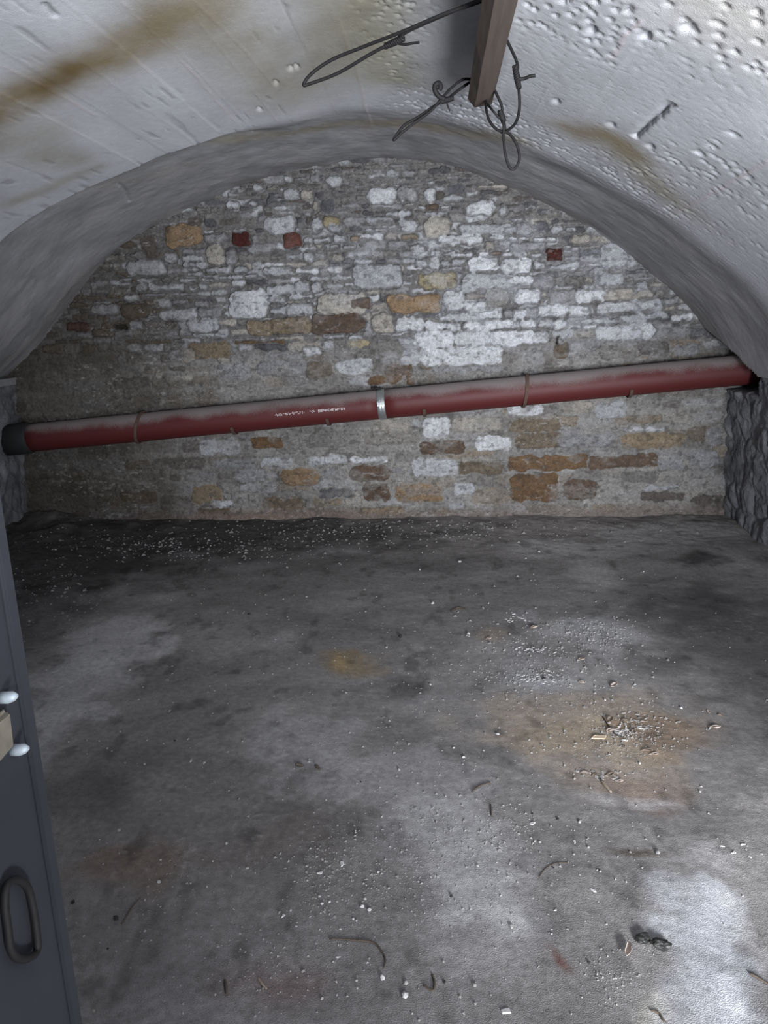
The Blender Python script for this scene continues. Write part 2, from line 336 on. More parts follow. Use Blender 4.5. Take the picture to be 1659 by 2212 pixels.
# stones one can pick out: photo x, y, w, h, colour (a capital W is whitewashed)
EX = """520 517 38 26 R;633 519 42 26 r;397 509 80 46 O;465 516 52 18 G;501 443 28 12 W;543 441 20 11 W;558 406 22 9 W;628 420 36 20 W;663 421 28 14 C;604 487 68 34 W
467 552 44 38 C;416 557 50 15 W;368 556 30 18 W;317 579 84 30 W;409 571 22 9 W;435 572 26 12 W;472 584 54 12 W;520 584 30 12 W;604 586 62 16 W;419 592 30 8 W;298 552 32 14 G;496 557 24 30 G;325 533 34 50 b;421 478 30 18 b
720 391 38 22 W;824 422 62 30 w;880 422 40 30 G;927 423 23 27 w;979 428 44 12 W;986 408 36 18 D;690 422 26 20 D;683 446 12 22 C;709 443 34 26 D;682 488 22 30 W;718 478 34 16 Y;728 494 30 14 W;882 487 42 24 W
945 492 54 38 C;996 518 92 17 w;664 519 20 12 W;696 519 38 11 W;736 516 30 14 W;766 514 22 12 T;884 511 30 9 T;663 536 36 8 W;723 533 22 9 W;754 534 26 9 W;901 536 30 9 W;892 549 62 13 W;940 548 20 12 W;969 550 28 9 w
909 569 24 12 W;939 568 20 22 w;962 569 20 12 W;728 555 22 14 C;667 555 20 16 W;815 597 104 46 W;846 463 30 9 W;873 463 24 10 W;928 462 22 7 W;956 461 20 6 W;909 449 14 8 W;933 449 24 12 B;962 448 20 7 W;793 497 22 6 W;822 497 24 6 W
1038 449 64 26 w;1086 457 18 16 W;1116 475 24 6 W;1051 496 112 20 W;1099 497 24 13 W;1131 494 34 24 G;1169 491 30 18 D;1202 497 24 18 W;1232 496 20 7 W;1256 516 36 18 C;1062 513 14 7 W;1078 515 20 8 w;1108 516 19 6 w;1131 516 20 6 w;1163 517 24 5 w;1189 517 22 6 w
1058 532 20 20 C;1119 536 34 20 G;1155 531 44 18 G;1215 534 32 6 W;1199 550 35 25 R;1002 551 32 8 w;1044 549 24 8 w;1069 548 26 8 B;1095 550 22 8 w;1124 551 28 10 W;1159 551 24 7 W;1044 571 68 27 w;1114 574 68 30 w;1165 574 24 16 W;1203 577 36 12 W;1237 575 28 16 W;1275 545 44 12 D;1275 559 44 12 G;1324 552 56 44 W;990 567 32 12 W
1062 404 60 7 C;1148 444 26 16 D;1174 456 24 6 D;1290 586 40 12 G
272 604 28 7 W;318 605 46 9 W;407 605 40 6 W;448 605 26 8 W;487 600 26 7 W;513 598 24 6 W;542 597 24 5 W;304 621 22 14 W;359 621 78 12 W;418 625 18 9 W;335 637 44 5 W;283 645 34 12 W;226 669 62 20 W;289 672 58 30 t;357 656 30 18 W;390 653 36 12 G;434 655 30 14 G;386 679 88 22 W;456 676 60 20 G;538 657 86 60 w;258 707 30 11 K
440 703 72 28 W;263 782 16 26 G;378 770 26 24 G;453 758 96 34 T;407 770 28 28 C;504 802 74 36 G;484 780 28 10 C;342 807 10 22 C;393 814 44 10 C;170 705 54 18 r
605 626 58 20 W;654 620 32 22 W;683 622 22 20 W;598 647 38 12 W;649 641 54 10 w;598 672 38 14 W;646 669 60 22 W;740 657 110 44 C;779 655 44 22 B;895 657 112 34 O;627 703 92 36 T;562 710 60 34 T;731 700 112 40 B;827 698 46 36 C;883 699 60 28 w;721 727 50 9 W;767 728 30 10 W;767 753 97 44 M;775 742 44 14 Y;675 758 34 18 w;560 739 110 8 S;839 756 44 44 M;888 773 44 36 W;925 735 62 26 w;861 799 60 18 S;834 819 72 16 S;885 821 18 20 S;610 795 112 32 G;690 797 56 36 t;767 793 84 30 W
943 606 82 30 Y;1054 609 112 34 W;1122 606 46 18 w;1172 609 44 30 G;980 650 42 38 w;1025 660 46 18 w;1028 640 40 14 t;1073 645 52 38 M;1141 640 54 30 w;1216 643 62 30 G;1276 640 60 24 w;992 686 90 18 W;1061 679 48 20 w;1098 679 22 18 G;1121 679 26 16 w;1148 676 28 20 G;1194 674 64 24 w;1250 673 46 18 w;943 705 52 18 w;980 706 34 16 w;1018 704 42 12 w;1078 700 72 22 w;1115 702 14 14 W;1141 700 32 16 w;1180 698 34 18 W;1209 700 26 18 w;941 734 80 34 w;1023 730 78 34 w;1107 730 98 32 w;1170 730 34 24 w;1204 735 7 15 K
1020 768 132 38 w;930 770 54 36 w;1124 782 58 42 M;1213 758 32 34 t;1010 797 150 14 G
1318 603 60 26 W;1357 634 102 22 C;1325 665 72 20 w;1393 660 68 24 W;1366 689 56 18 W;1417 681 44 12 W;1330 693 24 12 W;1296 692 42 12 W;1267 695 28 10 W;1349 716 122 30 w;1412 752 62 26 b;1340 757 84 34 M;1484 757 50 20 G;1240 606 40 18 M;1450 650 34 14 G;1385 620 34 20 W
313 1095 28 6 W;303 1074 92 26 t;228 1108 70 14 G;475 965 92 34 W;578 957 68 24 S;620 962 50 36 M;689 953 50 30 M;508 1002 96 20 G;595 999 78 20 W;709 994 82 18 W;648 1031 82 38 O;542 1028 70 28 G;721 1023 44 24 G;446 1069 72 40 T;480 1090 48 13 w;723 1064 72 18 D;612 1088 92 30 t;465 1107 80 22 t
846 919 86 26 C;798 1022 90 34 B;795 994 86 10 w;957 967 100 28 B;1066 958 78 30 w;943 924 62 46 w;1027 917 110 28 C;938 1011 102 38 W;1037 1010 98 28 t;1040 993 90 10 C;812 1064 62 38 B;905 1064 112 40 O;1003 1057 50 26 W;986 1093 36 14 W;822 1102 100 14 T
1183 1000 176 32 S;1154 1054 108 60 S;1252 1058 74 46 B;1346 997 150 28 B;1411 952 132 34 T;1158 918 112 26 t;1163 952 104 32 t;1267 952 122 26 G;1134 886 78 20 w;1255 879 50 26 C;1320 884 70 34 W;1390 926 90 10 w;1451 995 56 40 G;1521 992 66 36 G;1430 1053 84 11 W;1516 1023 60 16 G;1542 943 30 36 G;1430 1072 100 20 b;1527 1087 72 34 b;1380 1030 80 24 M"""
ex = []
for ln in EX.replace('\n', ';').split(';'):
    f = ln.split()
    if len(f) == 5: ex.append((*map(float, f[:4]), f[4]))
for k in (0, 1):                            # big stones first, the small ones cut into them
    for px, py, pw, ph, key in sorted(ex, key=lambda e: -e[2]*e[3] if e[4] not in 'RrK' else 0):
        c = at_y(px, py, YB); low = py > 730
        prot = {'K': -.06, 'D': .006, 'b': .006}.get(key, .012 if low else .030)
        if k == 0: continue
        stone(c[0], c[2], pw*pxs, ph*pxs*1.04, PAL[key], prot*rng.uniform(.75, 1.2), True, rnd=.75 if key in 'Ww' and py < 500 else (.3 if key in 'RrSK' else .5), rot=rng.uniform(-.03, .03))
# the rubble in between, laid in courses
zc = 0.03
while zc < 2.66:
    up = zc > 1.30
    hh = rng.uniform(.026, .075) if zc > 1.75 else (rng.uniform(.035, .085) if up else rng.uniform(.07, .15))
    x = -3.5 + rng.uniform(0, .1)
    while x < 2.4:
        wv = hh*rng.uniform(1.1, 3.2) if zc > 1.75 else hh*rng.uniform(1.4, 3.6)
        h2 = hh*rng.uniform(.7, 1.02); zz = zc + hh/2 + .014*math.sin(x*1.7+zc*5) + rng.uniform(-.006, .006)
        if up:
            key = rng.choice(list('WWWGGCMDw') if x > -1.9 else list('GGMbtWt'))
            dark = zc > 2.15
            if dark: key = rng.choice(list('GGMMDDWb'))
            stone(x+wv/2, zz, wv-.011, h2-.010, PAL[key], rng.uniform(.006, .026), False, rnd=rng.uniform(.4, .95) if zc > 1.75 else .5, rot=rng.uniform(-.07, .07), kmix=.9)
        else:
            key = rng.choice(list('GGCMMtTWb') if x > -1.6 else list('GbbtM'))
            stone(x+wv/2, zz, wv-.02, h2-.018, PAL[key], rng.uniform(.002, .012), False, rnd=.6, rot=rng.uniform(-.04, .04), kmix=rng.uniform(.25, .75))
        x += wv
    zc += hh
# plaster skirt at the foot of the wall
sk = sstep(.13, .05, GZ + .07*(fbm(GX*4, GX*0+2, 91, 3) - .5)); rel = rel*(1-.6*sk) + .03*sk
WC = mix(WC, (.20, .165, .145), .75*sk)
WC = mix(WC, (.27, .20, .165), .7*np.exp(-((GZ-.05)/.06)**2)*np.exp(-((GX+1.3)/.75)**2))
# old whitewash clinging to the middle of the wall, dirt and painted-in shade darken the left end
ww = sstep(.40, .72, fbm(GX*6, GZ*9, 95, 5))*np.exp(-((GX-.35)/1.25)**4)*sstep(1.0, 1.3, GZ)*(1 - sstep(2.0, 2.3, GZ))
rb = at_y(1199, 550, YB); ww = ww*(1 - np.exp(-((GX-rb[0])**2 + (GZ-rb[2])**2)/.07**2)); WC = mix(WC, (.60, .62, .66), .35*ww)
rbm = (1 - sstep(-.004, .004, np.maximum(np.abs(GX-rb[0]+.4*WX)-.055, np.abs(GZ-rb[2]+.4*WZ)-.040))); WC = mix(WC, (.085, .026, .022), .9*rbm)
grime_shade = sstep(-1.5, -2.6, GX + .5*(fbm(GX*2, GZ*2, 94, 4)-.5)); WC = WC*(1 - .65*grime_shade[..., None]) + np.array([.055, .045, .033])*.65*grime_shade[..., None]
fl = sstep(.58, .74, fbm(GX*30, GZ*60, 192, 5, .65))*sstep(.42, .58, fbm(GX*4, GZ*6, 193, 3)); WC = mix(WC, (.55, .545, .53), .40*fl)
dk = sstep(.60, .72, fbm(GX*30, GZ*44, 194, 3)); WC = mix(WC, (.07, .065, .06), .45*dk)
pit = sstep(.70, .80, fbm(GX*30, GZ*36, 97, 3)); rel -= .009*pit
rel += .010*(fbm(GX*26, GZ*34, 98, 4) - .5) + .005*(fbm(GX*80, GZ*90, 99, 2) - .5)
Pw = np.stack([GX, YB - rel, GZ], -1)
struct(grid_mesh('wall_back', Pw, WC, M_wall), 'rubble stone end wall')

# ------------------------------------------------------------------ vault (ceiling)
tv = np.linspace(-1.4, 179.7, 640)
yv = np.concatenate([np.linspace(-.3, 1.2, 40)[:-1], np.linspace(1.2, YL-.03, 330)[:-1], np.linspace(YL-.03, YL+.05, 12)[:-1], np.linspace(YL+.05, 5.80, 170)])
YV, TV = np.meshgrid(yv, tv, indexing='ij')
A = np.radians(TV)*1.75                     # metres along the arc
R = vault_r(TV) - vault_off(TV, YV + .02*(fbm(A*3, A*0, 101, 3)-.5))
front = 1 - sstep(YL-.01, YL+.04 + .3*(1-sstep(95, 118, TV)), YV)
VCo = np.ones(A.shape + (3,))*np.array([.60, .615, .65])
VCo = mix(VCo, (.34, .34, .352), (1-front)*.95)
VCo *= (0.86 + .28*fbm(A*1.6, YV*1.3, 102, 4))[..., None]
VCo *= (0.90 + .20*fbm(A*7, YV*3, 103, 4))[..., None]
bm_ = fbm(A*4.5, YV*4.5, 160, 5); R += (.016*(bm_ - .5) + .004*(fbm(A*22, YV*22, 165, 3)-.5))*(1-front)
VCo = VCo*(1 - (1-front)*.35)[..., None] + VCo*((1-front)*.35*(.2 + 1.6*fbm(A*7, YV*7, 168, 5)))[..., None]
VCo = mix(VCo, (.52, .51, .52), .4*(1-front)*sstep(.56, .70, fbm(A*5, YV*8, 169, 5)))
R = R + .014*(fbm(A*1.2, YV*1.2, 104, 3)-.5) + .0028*(fbm(A*8, YV*5, 105, 4)-.5)
# board marks of the shuttering run the length of the vault
bw = .185; kb = np.floor(A/bw); fb = A/bw - kb
R += .0025*(_hash(kb, kb*0, 7) - .5)*front
fin = np.exp(-((np.minimum(fb, 1-fb)*bw)/.0042)**2)*sstep(.42, .62, fbm(YV*1.6, kb*3.7, 106, 3))*front
R -= .0014*fin; VCo = mix(VCo, (.66, .67, .69), .6*fin)
scr = sstep(.80, .88, vnoise(A*55, YV*5.5, 107))*sstep(.40, .6, fbm(A*3, YV*2, 108, 3))*front*sstep(70, 90, TV)
R += .003*scr; VCo = mix(VCo, (.24, .24, .25), .35*scr)
# honeycombed concrete to the right of the crown
rm = (1 - sstep(66, 80, TV))*front
dens = sstep(.40, .62, fbm(A*2.2 + 3, YV*1.5, 109, 4) + .16*sstep(3.3, 2.3, YV))
f1, f2, idn = worley(A*36, YV*19, 110)
pock = rm*dens*(1 - sstep(.18, .40, f1))*(idn > .55)
f3, f4, id2 = worley(A*60, YV*34, 120)
pock2 = rm*(1 - sstep(.15, .38, f3))*(id2 > .72)
R += .009*pock + .0022*pock2 - .002*rm*dens*sstep(.5, .9, f1)
def vline(pts, wd, depth, col=None, k=.6, dash=0):
    global R, VCo
    q = [arc(*p) for p in pts]
    d = seg_dist(A + .01*(fbm(A*20, YV*20, 130, 2)-.5), YV, q); m = np.exp(-(d/wd)**2)
    if dash: m = m*sstep(.35, .6, vnoise(YV*dash, YV*0+3, 131))
    R += depth*m
    if col is not None: VCo = mix(VCo, col, k*m)
vline([(1447, 225), (1405, 262), (1368, 296)], .010, .024)
vline([(1500, 205), (1447, 225)], .012, .014, dash=18)
vline([(1500, 337), (1555, 303), (1600, 280)], .012, .012, dash=30)
vline([(1659, 350), (1560, 405), (1440, 470)], .006, -.003, (.62, .53, .56), .6)
vline([(1383, 44), (1350, 80), (1322, 125)], .007, -.003, (.66, .57, .6), .6)
vline([(262, 0), (400, 140), (545, 285)], .0045, -.002, (.70, .63, .65), .7)
vline([(420, 0), (520, 100), (600, 195)], .0045, -.002, (.70, .61, .63), .6)
vline([(0, 140), (110, 195), (205, 250)], .0045, -.002, (.68, .58, .6), .6)
vline([(730, 40), (770, 150), (805, 270)], .008, -.002, (.62, .55, .54), .6)
vline([(255, 395), (270, 410), (280, 435)], .010, .016)
vline([(95, 5), (118, 28)], .010, .010, (.2, .2, .22), .6)
for c in [(1485, 62), (1392, 78), (1200, 220), (1278, 65), (1402, 317), (1318, 270), (628, 150), (640, 145), (596, 180), (560, 235)]:
    q = arc(*c); d = np.hypot((A-q[0])/.011, (YV-q[1])/.028); R += .024*np.exp(-d*d)
def vstain_light(pts, wd, col, k, sc=1.0):
    global VCo
    q = [arc(*p) for p in pts]
    d = seg_dist(A + .10*(fbm(A*4, YV*4, 140, 4)-.5), YV + .14*(fbm(A*4, YV*4, 144, 4)-.5), q)
    VCo = mix(VCo, col, k*np.exp(-(d/wd)**2)*(0.75 + .5*fbm(A*9, YV*9, 149, 3)))
OL = (.24, .18, .085); OG = (.33, .295, .205)
vstain_light([(-40, 260), (0, 232), (110, 175), (170, 150), (240, 125), (340, 70), (420, 25)], .17, OL, .85)
vstain_light([(90, 180), (150, 158)], .075, (.19, .13, .055), .8)
vstain_light([(335, 60), (355, 75)], .07, OL, .6)
vstain_light([(420, 40), (560, 120), (620, 190), (720, 140), (740, 20)], .30, OG, .6)
vstain_light([(780, 0), (790, 90), (850, 170)], .17, (.36, .34, .25), .7)
vstain_light([(480, 300), (600, 290), (700, 270), (850, 265), (1000, 290), (1120, 305)], .085, OG, .65)
vstain_light([(800, 270), (950, 285)], .06, (.26, .21, .13), .5)
vstain_light([(1240, 285), (1310, 290), (1360, 325)], .10, OL, .75)
vstain_light([(1340, 315), (1400, 385), (1450, 430)], .13, OG, .65)
vstain_light([(40, 430), (100, 410), (200, 360)], .07, OG, .5)
vstain_light([(0, 310), (100, 290)], .12, OG, .5); vstain_light([(90, 330), (150, 345)], .10, OG, .5)
vstain_light([(250, 395), (420, 360)], .10, (.33, .32, .31), .5)
vstain_light([(1540, 10), (1640, 60)], .22, (.66, .64, .60), .75)  # warm light patch painted into the vault colour
# the hole where the drain pipe leaves to the right
hole = sstep(-.01, .04, YV - 5.12 - .095*(TV+1.4) + .05*(fbm(A*12, YV*12, 150, 2)-.5))*(1 - sstep(5.0, 5.6, TV))
R += .42*hole; VCo = mix(VCo, (.05, .05, .055), hole)
# back part bellies and darkens towards the end wall
VCo = mix(VCo, (.14, .125, .11), .45*sstep(5.35, 5.72, YV)*sstep(.35, .65, fbm(A*5, YV*5, 151, 3)))
wrap = np.radians(TV)
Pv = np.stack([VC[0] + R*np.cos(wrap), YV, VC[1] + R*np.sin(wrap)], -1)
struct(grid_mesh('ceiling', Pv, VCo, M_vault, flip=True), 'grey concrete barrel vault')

# ------------------------------------------------------------------ side walls
def side_wall(name, sgn, xf, label, hole=False, seed=0):
    y = np.linspace(-.3, 5.80, 620); z = np.linspace(-.06, 1.16, 170)
    YY, ZZ = np.meshgrid(y, z, indexing='ij')
    wxx = YY*1.0 + .05*(fbm(YY*6, ZZ*6, seed+1, 3)-.5); wz = ZZ + .05*(fbm(YY*6, ZZ*6, seed+2, 3)-.5)
    f1, f2, idn = worley(wxx*6.0, wz*6.5, seed+3)
    edge = sstep(.0, .5, f2-f1)
    rl = .016*edge*(.3 + .9*idn) + .085*(fbm(YY*4.5, ZZ*3.5, seed+4, 6, .58)-.5) + .012*(fbm(YY*30, ZZ*30, seed+5, 3)-.5)
    X = xf(ZZ) + sgn*(-.02 + rl)
    if hole:
        hm = sstep(5.17, 5.22, YY + .05*(fbm(YY*12, ZZ*12, seed+11, 2)-.5))*sstep(.95, .99, ZZ + .03*(fbm(YY*14, ZZ*14, seed+6, 2)-.5)); X = X + .42*hm
    Cc = np.ones(YY.shape+(3,))*np.array([.20, .205, .22])
    Cc *= (.55 + .9*fbm(YY*6, ZZ*8, seed+7, 4))[..., None]*(.8+.4*idn)[..., None]
    Cc = mix(Cc, (.30, .31, .33), .5*sstep(.55, .75, fbm(YY*9, ZZ*11, seed+8, 4)))
    if hole: Cc = mix(Cc, (.04, .04, .045), hm)
    return struct(grid_mesh(name, np.stack([X, YY, ZZ], -1), Cc, M_side, flip=sgn > 0), label)
side_wall('wall_right', -1, lambda z: np.interp(z, [0, 1.16], [2.115, 2.05]), 'rough stone side wall under the right haunch', True, 200)
side_wall('wall_left', 1, lambda z: np.interp(z, [0, 1.16], [-3.23, -3.20]), 'rough stone side wall under the left haunch', False, 300)
# front wall behind the camera, with the doorway that lets the daylight in
M_front = plain_mat('front_plaster', (.30, .30, .31), rough=.95, bump=.004, scale=20)
bm = bmesh.new(); DX0, DX1, DZ = -.62, 1.28, 2.02
add_box(bm, ((-3.6+DX0)/2, -.275, 1.3), (DX0+3.6, .25, 2.9)); add_box(bm, ((2.6+DX1)/2, -.275, 1.3), (2.6-DX1, .25, 2.9))
add_box(bm, ((DX0+DX1)/2, -.275, (DZ+2.75)/2), (DX1-DX0, .25, 2.75-DZ))
struct(obj('wall_front', bm, M_front), 'plastered wall with the doorway')
bm = bmesh.new(); add_box(bm, (-.66, -.88, .635), (2.92, .15, 1.27)); struct(obj('shade_wall', bm, M_front), 'unseen low wall added to shade the left')  # unseen wall, added to keep daylight off the left
# ledge above the left side wall, under the springing
bm = bmesh.new(); add_box(bm, (-3.33, 2.75, 1.145), (.26, 6.1, .05)); struct(obj('trim_1', bm, M_front), 'stone ledge at the springing')

# ------------------------------------------------------------------ steel door leaf
M_door = plain_mat('painted_steel', (.032, .034, .042), rough=.8, var=.3, scale=9, bump=.0008)
M_black = plain_mat('black_iron', (.012, .011, .011), rough=.7, var=.4, scale=60)
M_bolt = plain_mat('bright_zinc', (.5, .56, .60), rough=.5, var=.1, metal=.2)
M_keep = plain_mat('keeper_mortar', (.20, .18, .14), rough=.9, var=.35, scale=50, bump=.003)
P1 = Vector((-.612, 1.0)); P0 = Vector((-.60, .02)); dv = (P0-P1).normalized(); nv = Vector((-dv.y, dv.x))
if nv.x < 0: nv = -nv
def dpt(a, out, z): p = P1 + dv*a + nv*out; return Vector((p.x, p.y, z))
rotd = Matrix(((dv.x, nv.x, 0), (dv.y, nv.y, 0), (0, 0, 1))).to_3x3()
door = empty('door_1', (P0.x, P0.y, 0)); struct(door, 'open steel door leaf')
def dchild(name, bm, mat, smooth=False):
    o = obj(name, bm, mat, smooth=smooth); o.parent = door; o.matrix_parent_inverse = Matrix.Translation((-P0.x, -P0.y, 0)); return o
L = (P0-P1).length
bm = bmesh.new(); add_box(bm, dpt(L/2, -.022, 1.01), (L, .044, 1.94), rotd, .004); dchild('door_panel', bm, M_door)
bm = bmesh.new()
add_box(bm, dpt(.012, .004, 1.01), (.024, .008, 1.94), rotd, .002)
dchild('edge_strip', bm, M_door)
# pull handle: a bent round bar
hc = [(-.0, 0)]
def handle(a0, a1, z0, z1, out):
    pts = [dpt(a0, .0, z1), dpt(a0, out*.7, z1), dpt(a0-.004, out, z1-.012), dpt(a0-.004, out, (z0+z1)/2), dpt(a0-.004, out, z0+.012), dpt(a0, out*.7, z0), dpt(a0, 0, z0)]
    return pts
def at_door(px, py):
    d = ray(px, py); n = Vector((nv.x, nv.y, 0)); p = Vector((P1.x, P1.y, 0))
    t = (p - Vector(CP)).dot(n)/Vector(d).dot(n); q = Vector(CP) + Vector(d)*t
    return (Vector((q.x, q.y)) - P1).dot(dv), q.z
ha, hz1 = at_door(62, 1895); hb, hz0 = at_door(68, 2055); hl, hlz = at_door(-6, 1960)
bm = bmesh.new()
q = []
for hx, hy in ((20, 1900), (44, 1916), (57, 1960), (65, 2015), (66, 2052), (50, 2068), (24, 2070), (8, 2050), (1, 2000), (-5, 1950), (0, 1912)):
    a, z = at_door(hx, hy); q.append(dpt(a, .010, z))
add_tube(bm, catmull(q, 6, closed=True), .0058, 10, closed=True)
dchild('door_handle', bm, M_black, True)
for (px, py, s) in ((2, 1507, .0085), (27, 1620, .0085)):
    a, z = at_door(px, py); bm = bmesh.new()
    pts = [dpt(a, 0, z), dpt(a, .010, z), dpt(a, .018, z+.002), dpt(a, .024, z+.003)]
    add_tube(bm, pts, [s, s, s*.85, s*.35], 14)
    dchild('bolt_head', bm, M_bolt, True)
a, z = at_door(6, 1575); bm = bmesh.new()
add_box(bm, dpt(a+.02, .006, z), (.052, .014, .062), rotd, .006)
for v in bm.verts: v.co += Vector((mnoise.noise(v.co*60), mnoise.noise(v.co*61+Vector((3, 1, 2))), mnoise.noise(v.co*59)))*.004
dchild('lock_keeper', bm, M_keep)

# ------------------------------------------------------------------ drain pipe
def pipe_mat():
    m, nt, b = new_mat('red_pipe_paint'); N = nt.nodes; Lk = nt.links
    tc = N.new('ShaderNodeTexCoord'); geo = N.new('ShaderNodeNewGeometry'); sp = N.new('ShaderNodeSeparateXYZ'); Lk.new(geo.outputs['Normal'], sp.inputs[0])
    n = N.new('ShaderNodeTexNoise'); n.inputs['Scale'].default_value = 3.6; n.inputs['Detail'].default_value = 6; Lk.new(tc.outputs['Object'], n.inputs['Vector'])
    n2 = N.new('ShaderNodeTexNoise'); n2.inputs['Scale'].default_value = 120; n2.inputs['Detail'].default_value = 3; Lk.new(tc.outputs['Object'], n2.inputs['Vector'])
    a = N.new('ShaderNodeMath'); a.operation = 'MULTIPLY_ADD'; a.inputs[1].default_value = 1.25; a.inputs[2].default_value = -.70; Lk.new(n.outputs['Fac'], a.inputs[0])
    s = N.new('ShaderNodeMath'); s.operation = 'ADD'; Lk.new(sp.outputs['Z'], s.inputs[0]); Lk.new(a.outputs[0], s.inputs[1])
    s2 = N.new('ShaderNodeMath'); s2.operation = 'MULTIPLY_ADD'; s2.inputs[1].default_value = .5; Lk.new(n2.outputs['Fac'], s2.inputs[0]); Lk.new(s.outputs[0], s2.inputs[2])
    mr = N.new('ShaderNodeMapRange'); mr.interpolation_type = 'SMOOTHSTEP'
    mr.inputs['From Min'].default_value = .30; mr.inputs['From Max'].default_value = 1.0; mr.inputs['To Max'].default_value = .85; Lk.new(s2.outputs[0], mr.inputs['Value'])
    mx = N.new('ShaderNodeMix'); mx.data_type = 'RGBA'; mx.inputs['A'].default_value = (.095, .014, .014, 1); mx.inputs['B'].default_value = (.25, .225, .22, 1)
    Lk.new(mr.outputs[0], mx.inputs['Factor']); Lk.new(mx.outputs['Result'], b.inputs['Base Color'])
    rr = N.new('ShaderNodeMapRange'); rr.inputs['To Min'].default_value = .6; rr.inputs['To Max'].default_value = .95; Lk.new(mr.outputs[0], rr.inputs['Value'])
    Lk.new(rr.outputs[0], b.inputs['Roughness'])
    return m
M_pipe = pipe_mat()
M_steel = plain_mat('dull_steel', (.42, .44, .44), rough=.45, metal=.75, var=.25, scale=80)
M_rust = plain_mat('rusty_iron', (.105, .065, .05), rough=.85, var=.45, scale=60, bump=.002)
M_rubber = plain_mat('dark_rubber', (.03, .03, .034), rough=.75, var=.3)
M_mark = plain_mat('white_print', (.62, .56, .58), rough=.8, var=.25, scale=200)
PR = .1045; PYc = YB - .165
def pipe_c(px, py): p = at_y(px, py, PYc); return Vector(p)
Pa = pipe_c(66, 946); Pb = pipe_c(1500, 809); pd = (Pb-Pa).normalized()
def on_axis(px):                            # the axis point under photo column px
    y = 946 + (809-946)*(px-66)/(1500-66); return pipe_c(px, y)
dpipe = empty('drain_pipe', tuple(on_axis(822)))
tag(dpipe, 'dusty red cast-iron drain pipe running across the stone end wall', 'pipe')
INV = Matrix.Translation(-Vector(dpipe.location))
def pch(name, bm, mat, smooth=True, parent=None):
    o = obj(name, bm, mat, smooth=smooth); o.parent = parent or dpipe
    o.matrix_parent_inverse = INV if parent is None else Matrix.Identity(4)
    return o
def frame(d):
    u = Vector((0, 0, 1)); u = (u - d*u.dot(d)).normalized(); f = d.cross(u)   # f points to the room or wall
    if f.y > 0: f = -f
    return u, f
PU, PF = frame(pd)
def cyl(bm, a, b, r, seg=48, cap=True): add_tube(bm, [a + (b-a)*k/24 for k in range(25)], r, seg, cap=cap)
xj = on_axis(825)
bm = bmesh.new(); cyl(bm, Pa - pd*.03, xj - pd*.004, PR); sec1 = pch('pipe_section', bm, M_pipe)
bm = bmesh.new(); cyl(bm, xj + pd*.004, pipe_c(1500, 809) + pd*.62, PR); sec2 = pch('pipe_section', bm, M_pipe)
for s in (sec1, sec2):
    for p in s.data.polygons:
        if len(p.vertices) > 4: p.use_smooth = False
bm = bmesh.new(); add_tube(bm, [Pa - pd*.20, Pa - pd*.02, Pa - pd*.005, Pa + pd*.012], [PR*1.12, PR*1.12, PR*1.08, PR*1.02], 40); pch('socket_collar', bm, M_rubber)
# coupling band
bm = bmesh.new(); w2 = .0285
add_tube(bm, [xj-pd*w2, xj-pd*(w2-.003), xj-pd*.004, xj, xj+pd*.004, xj+pd*(w2-.003), xj+pd*w2], [PR+.0015, PR+.005, PR+.005, PR+.004, PR+.005, PR+.005, PR+.0015], 48, cap=False)
band = pch('coupling_band', bm, M_steel); band['label'] = 'bright steel coupling band'
bm = bmesh.new()
ang = math.radians(8)
for sg in (-1, 1):
    aa = ang + sg*.10; n = PF*math.cos(aa) + PU*math.sin(aa)
    c = xj + n*(PR+.008); add_box(bm, c, (.054, .004, .010), Matrix((pd, n, pd.cross(n))).transposed().to_3x3(), .001)
add_box(bm, xj + (PF*math.cos(ang)+PU*math.sin(ang))*(PR+.006), (.050, .005, .018), Matrix((pd, (PF*math.cos(ang)+PU*math.sin(ang)), pd.cross(PF*math.cos(ang)+PU*math.sin(ang)))).transposed().to_3x3(), .001)
o = obj('clamp_fold', bm, M_steel); o.parent = band
bm = bmesh.new(); nn = (PU*.93 + PF*.1).normalized()
cc = xj + nn*(PR+.014) - pd*.016; add_tube(bm, [cc-pd*.02, cc+pd*.02], .010, 10); add_tube(bm, [cc-pd*.026, cc-pd*.018], .015, 6)
o = obj('clamp_bolt', bm, M_black); o.parent = band
# worn white print along the front of the pipe
rg = random.Random(5)
runs = [(596, 606, .5), (608, 614, .4), (617, 635, .55), (637, 655, .5), (658, 665, .45), (674, 688, .6), (692, 715, 1.0), (718, 726, .7), (728, 748, .8)]
av = math.radians(2)
for x0, x1, dn in runs:
    x = x0; bm = bmesh.new()
    while x < x1:
        wpx = rg.uniform(1.0, 2.4)
        c0 = on_axis(x); c1 = on_axis(x + wpx)
        for lv in range(3):
            if rg.random() < dn*.85:
                lo = av + (-.055 + lv*.058) + rg.uniform(-.01, .01); hi = lo + rg.uniform(.035, .060)
                vs = []
                for (cc_, aa) in ((c0, lo), (c1, lo), (c1, hi), (c0, hi)):
                    vs.append(bm.verts.new(cc_ + (PF*math.cos(aa) + PU*math.sin(aa))*(PR+.0008)))
                bm.faces.new(vs)
        x += wpx + rg.choice((0, 0, .6))
    if bm.faces: mk = obj('worn_print', bm, M_mark); mk.parent = sec1
    else: bm.free()

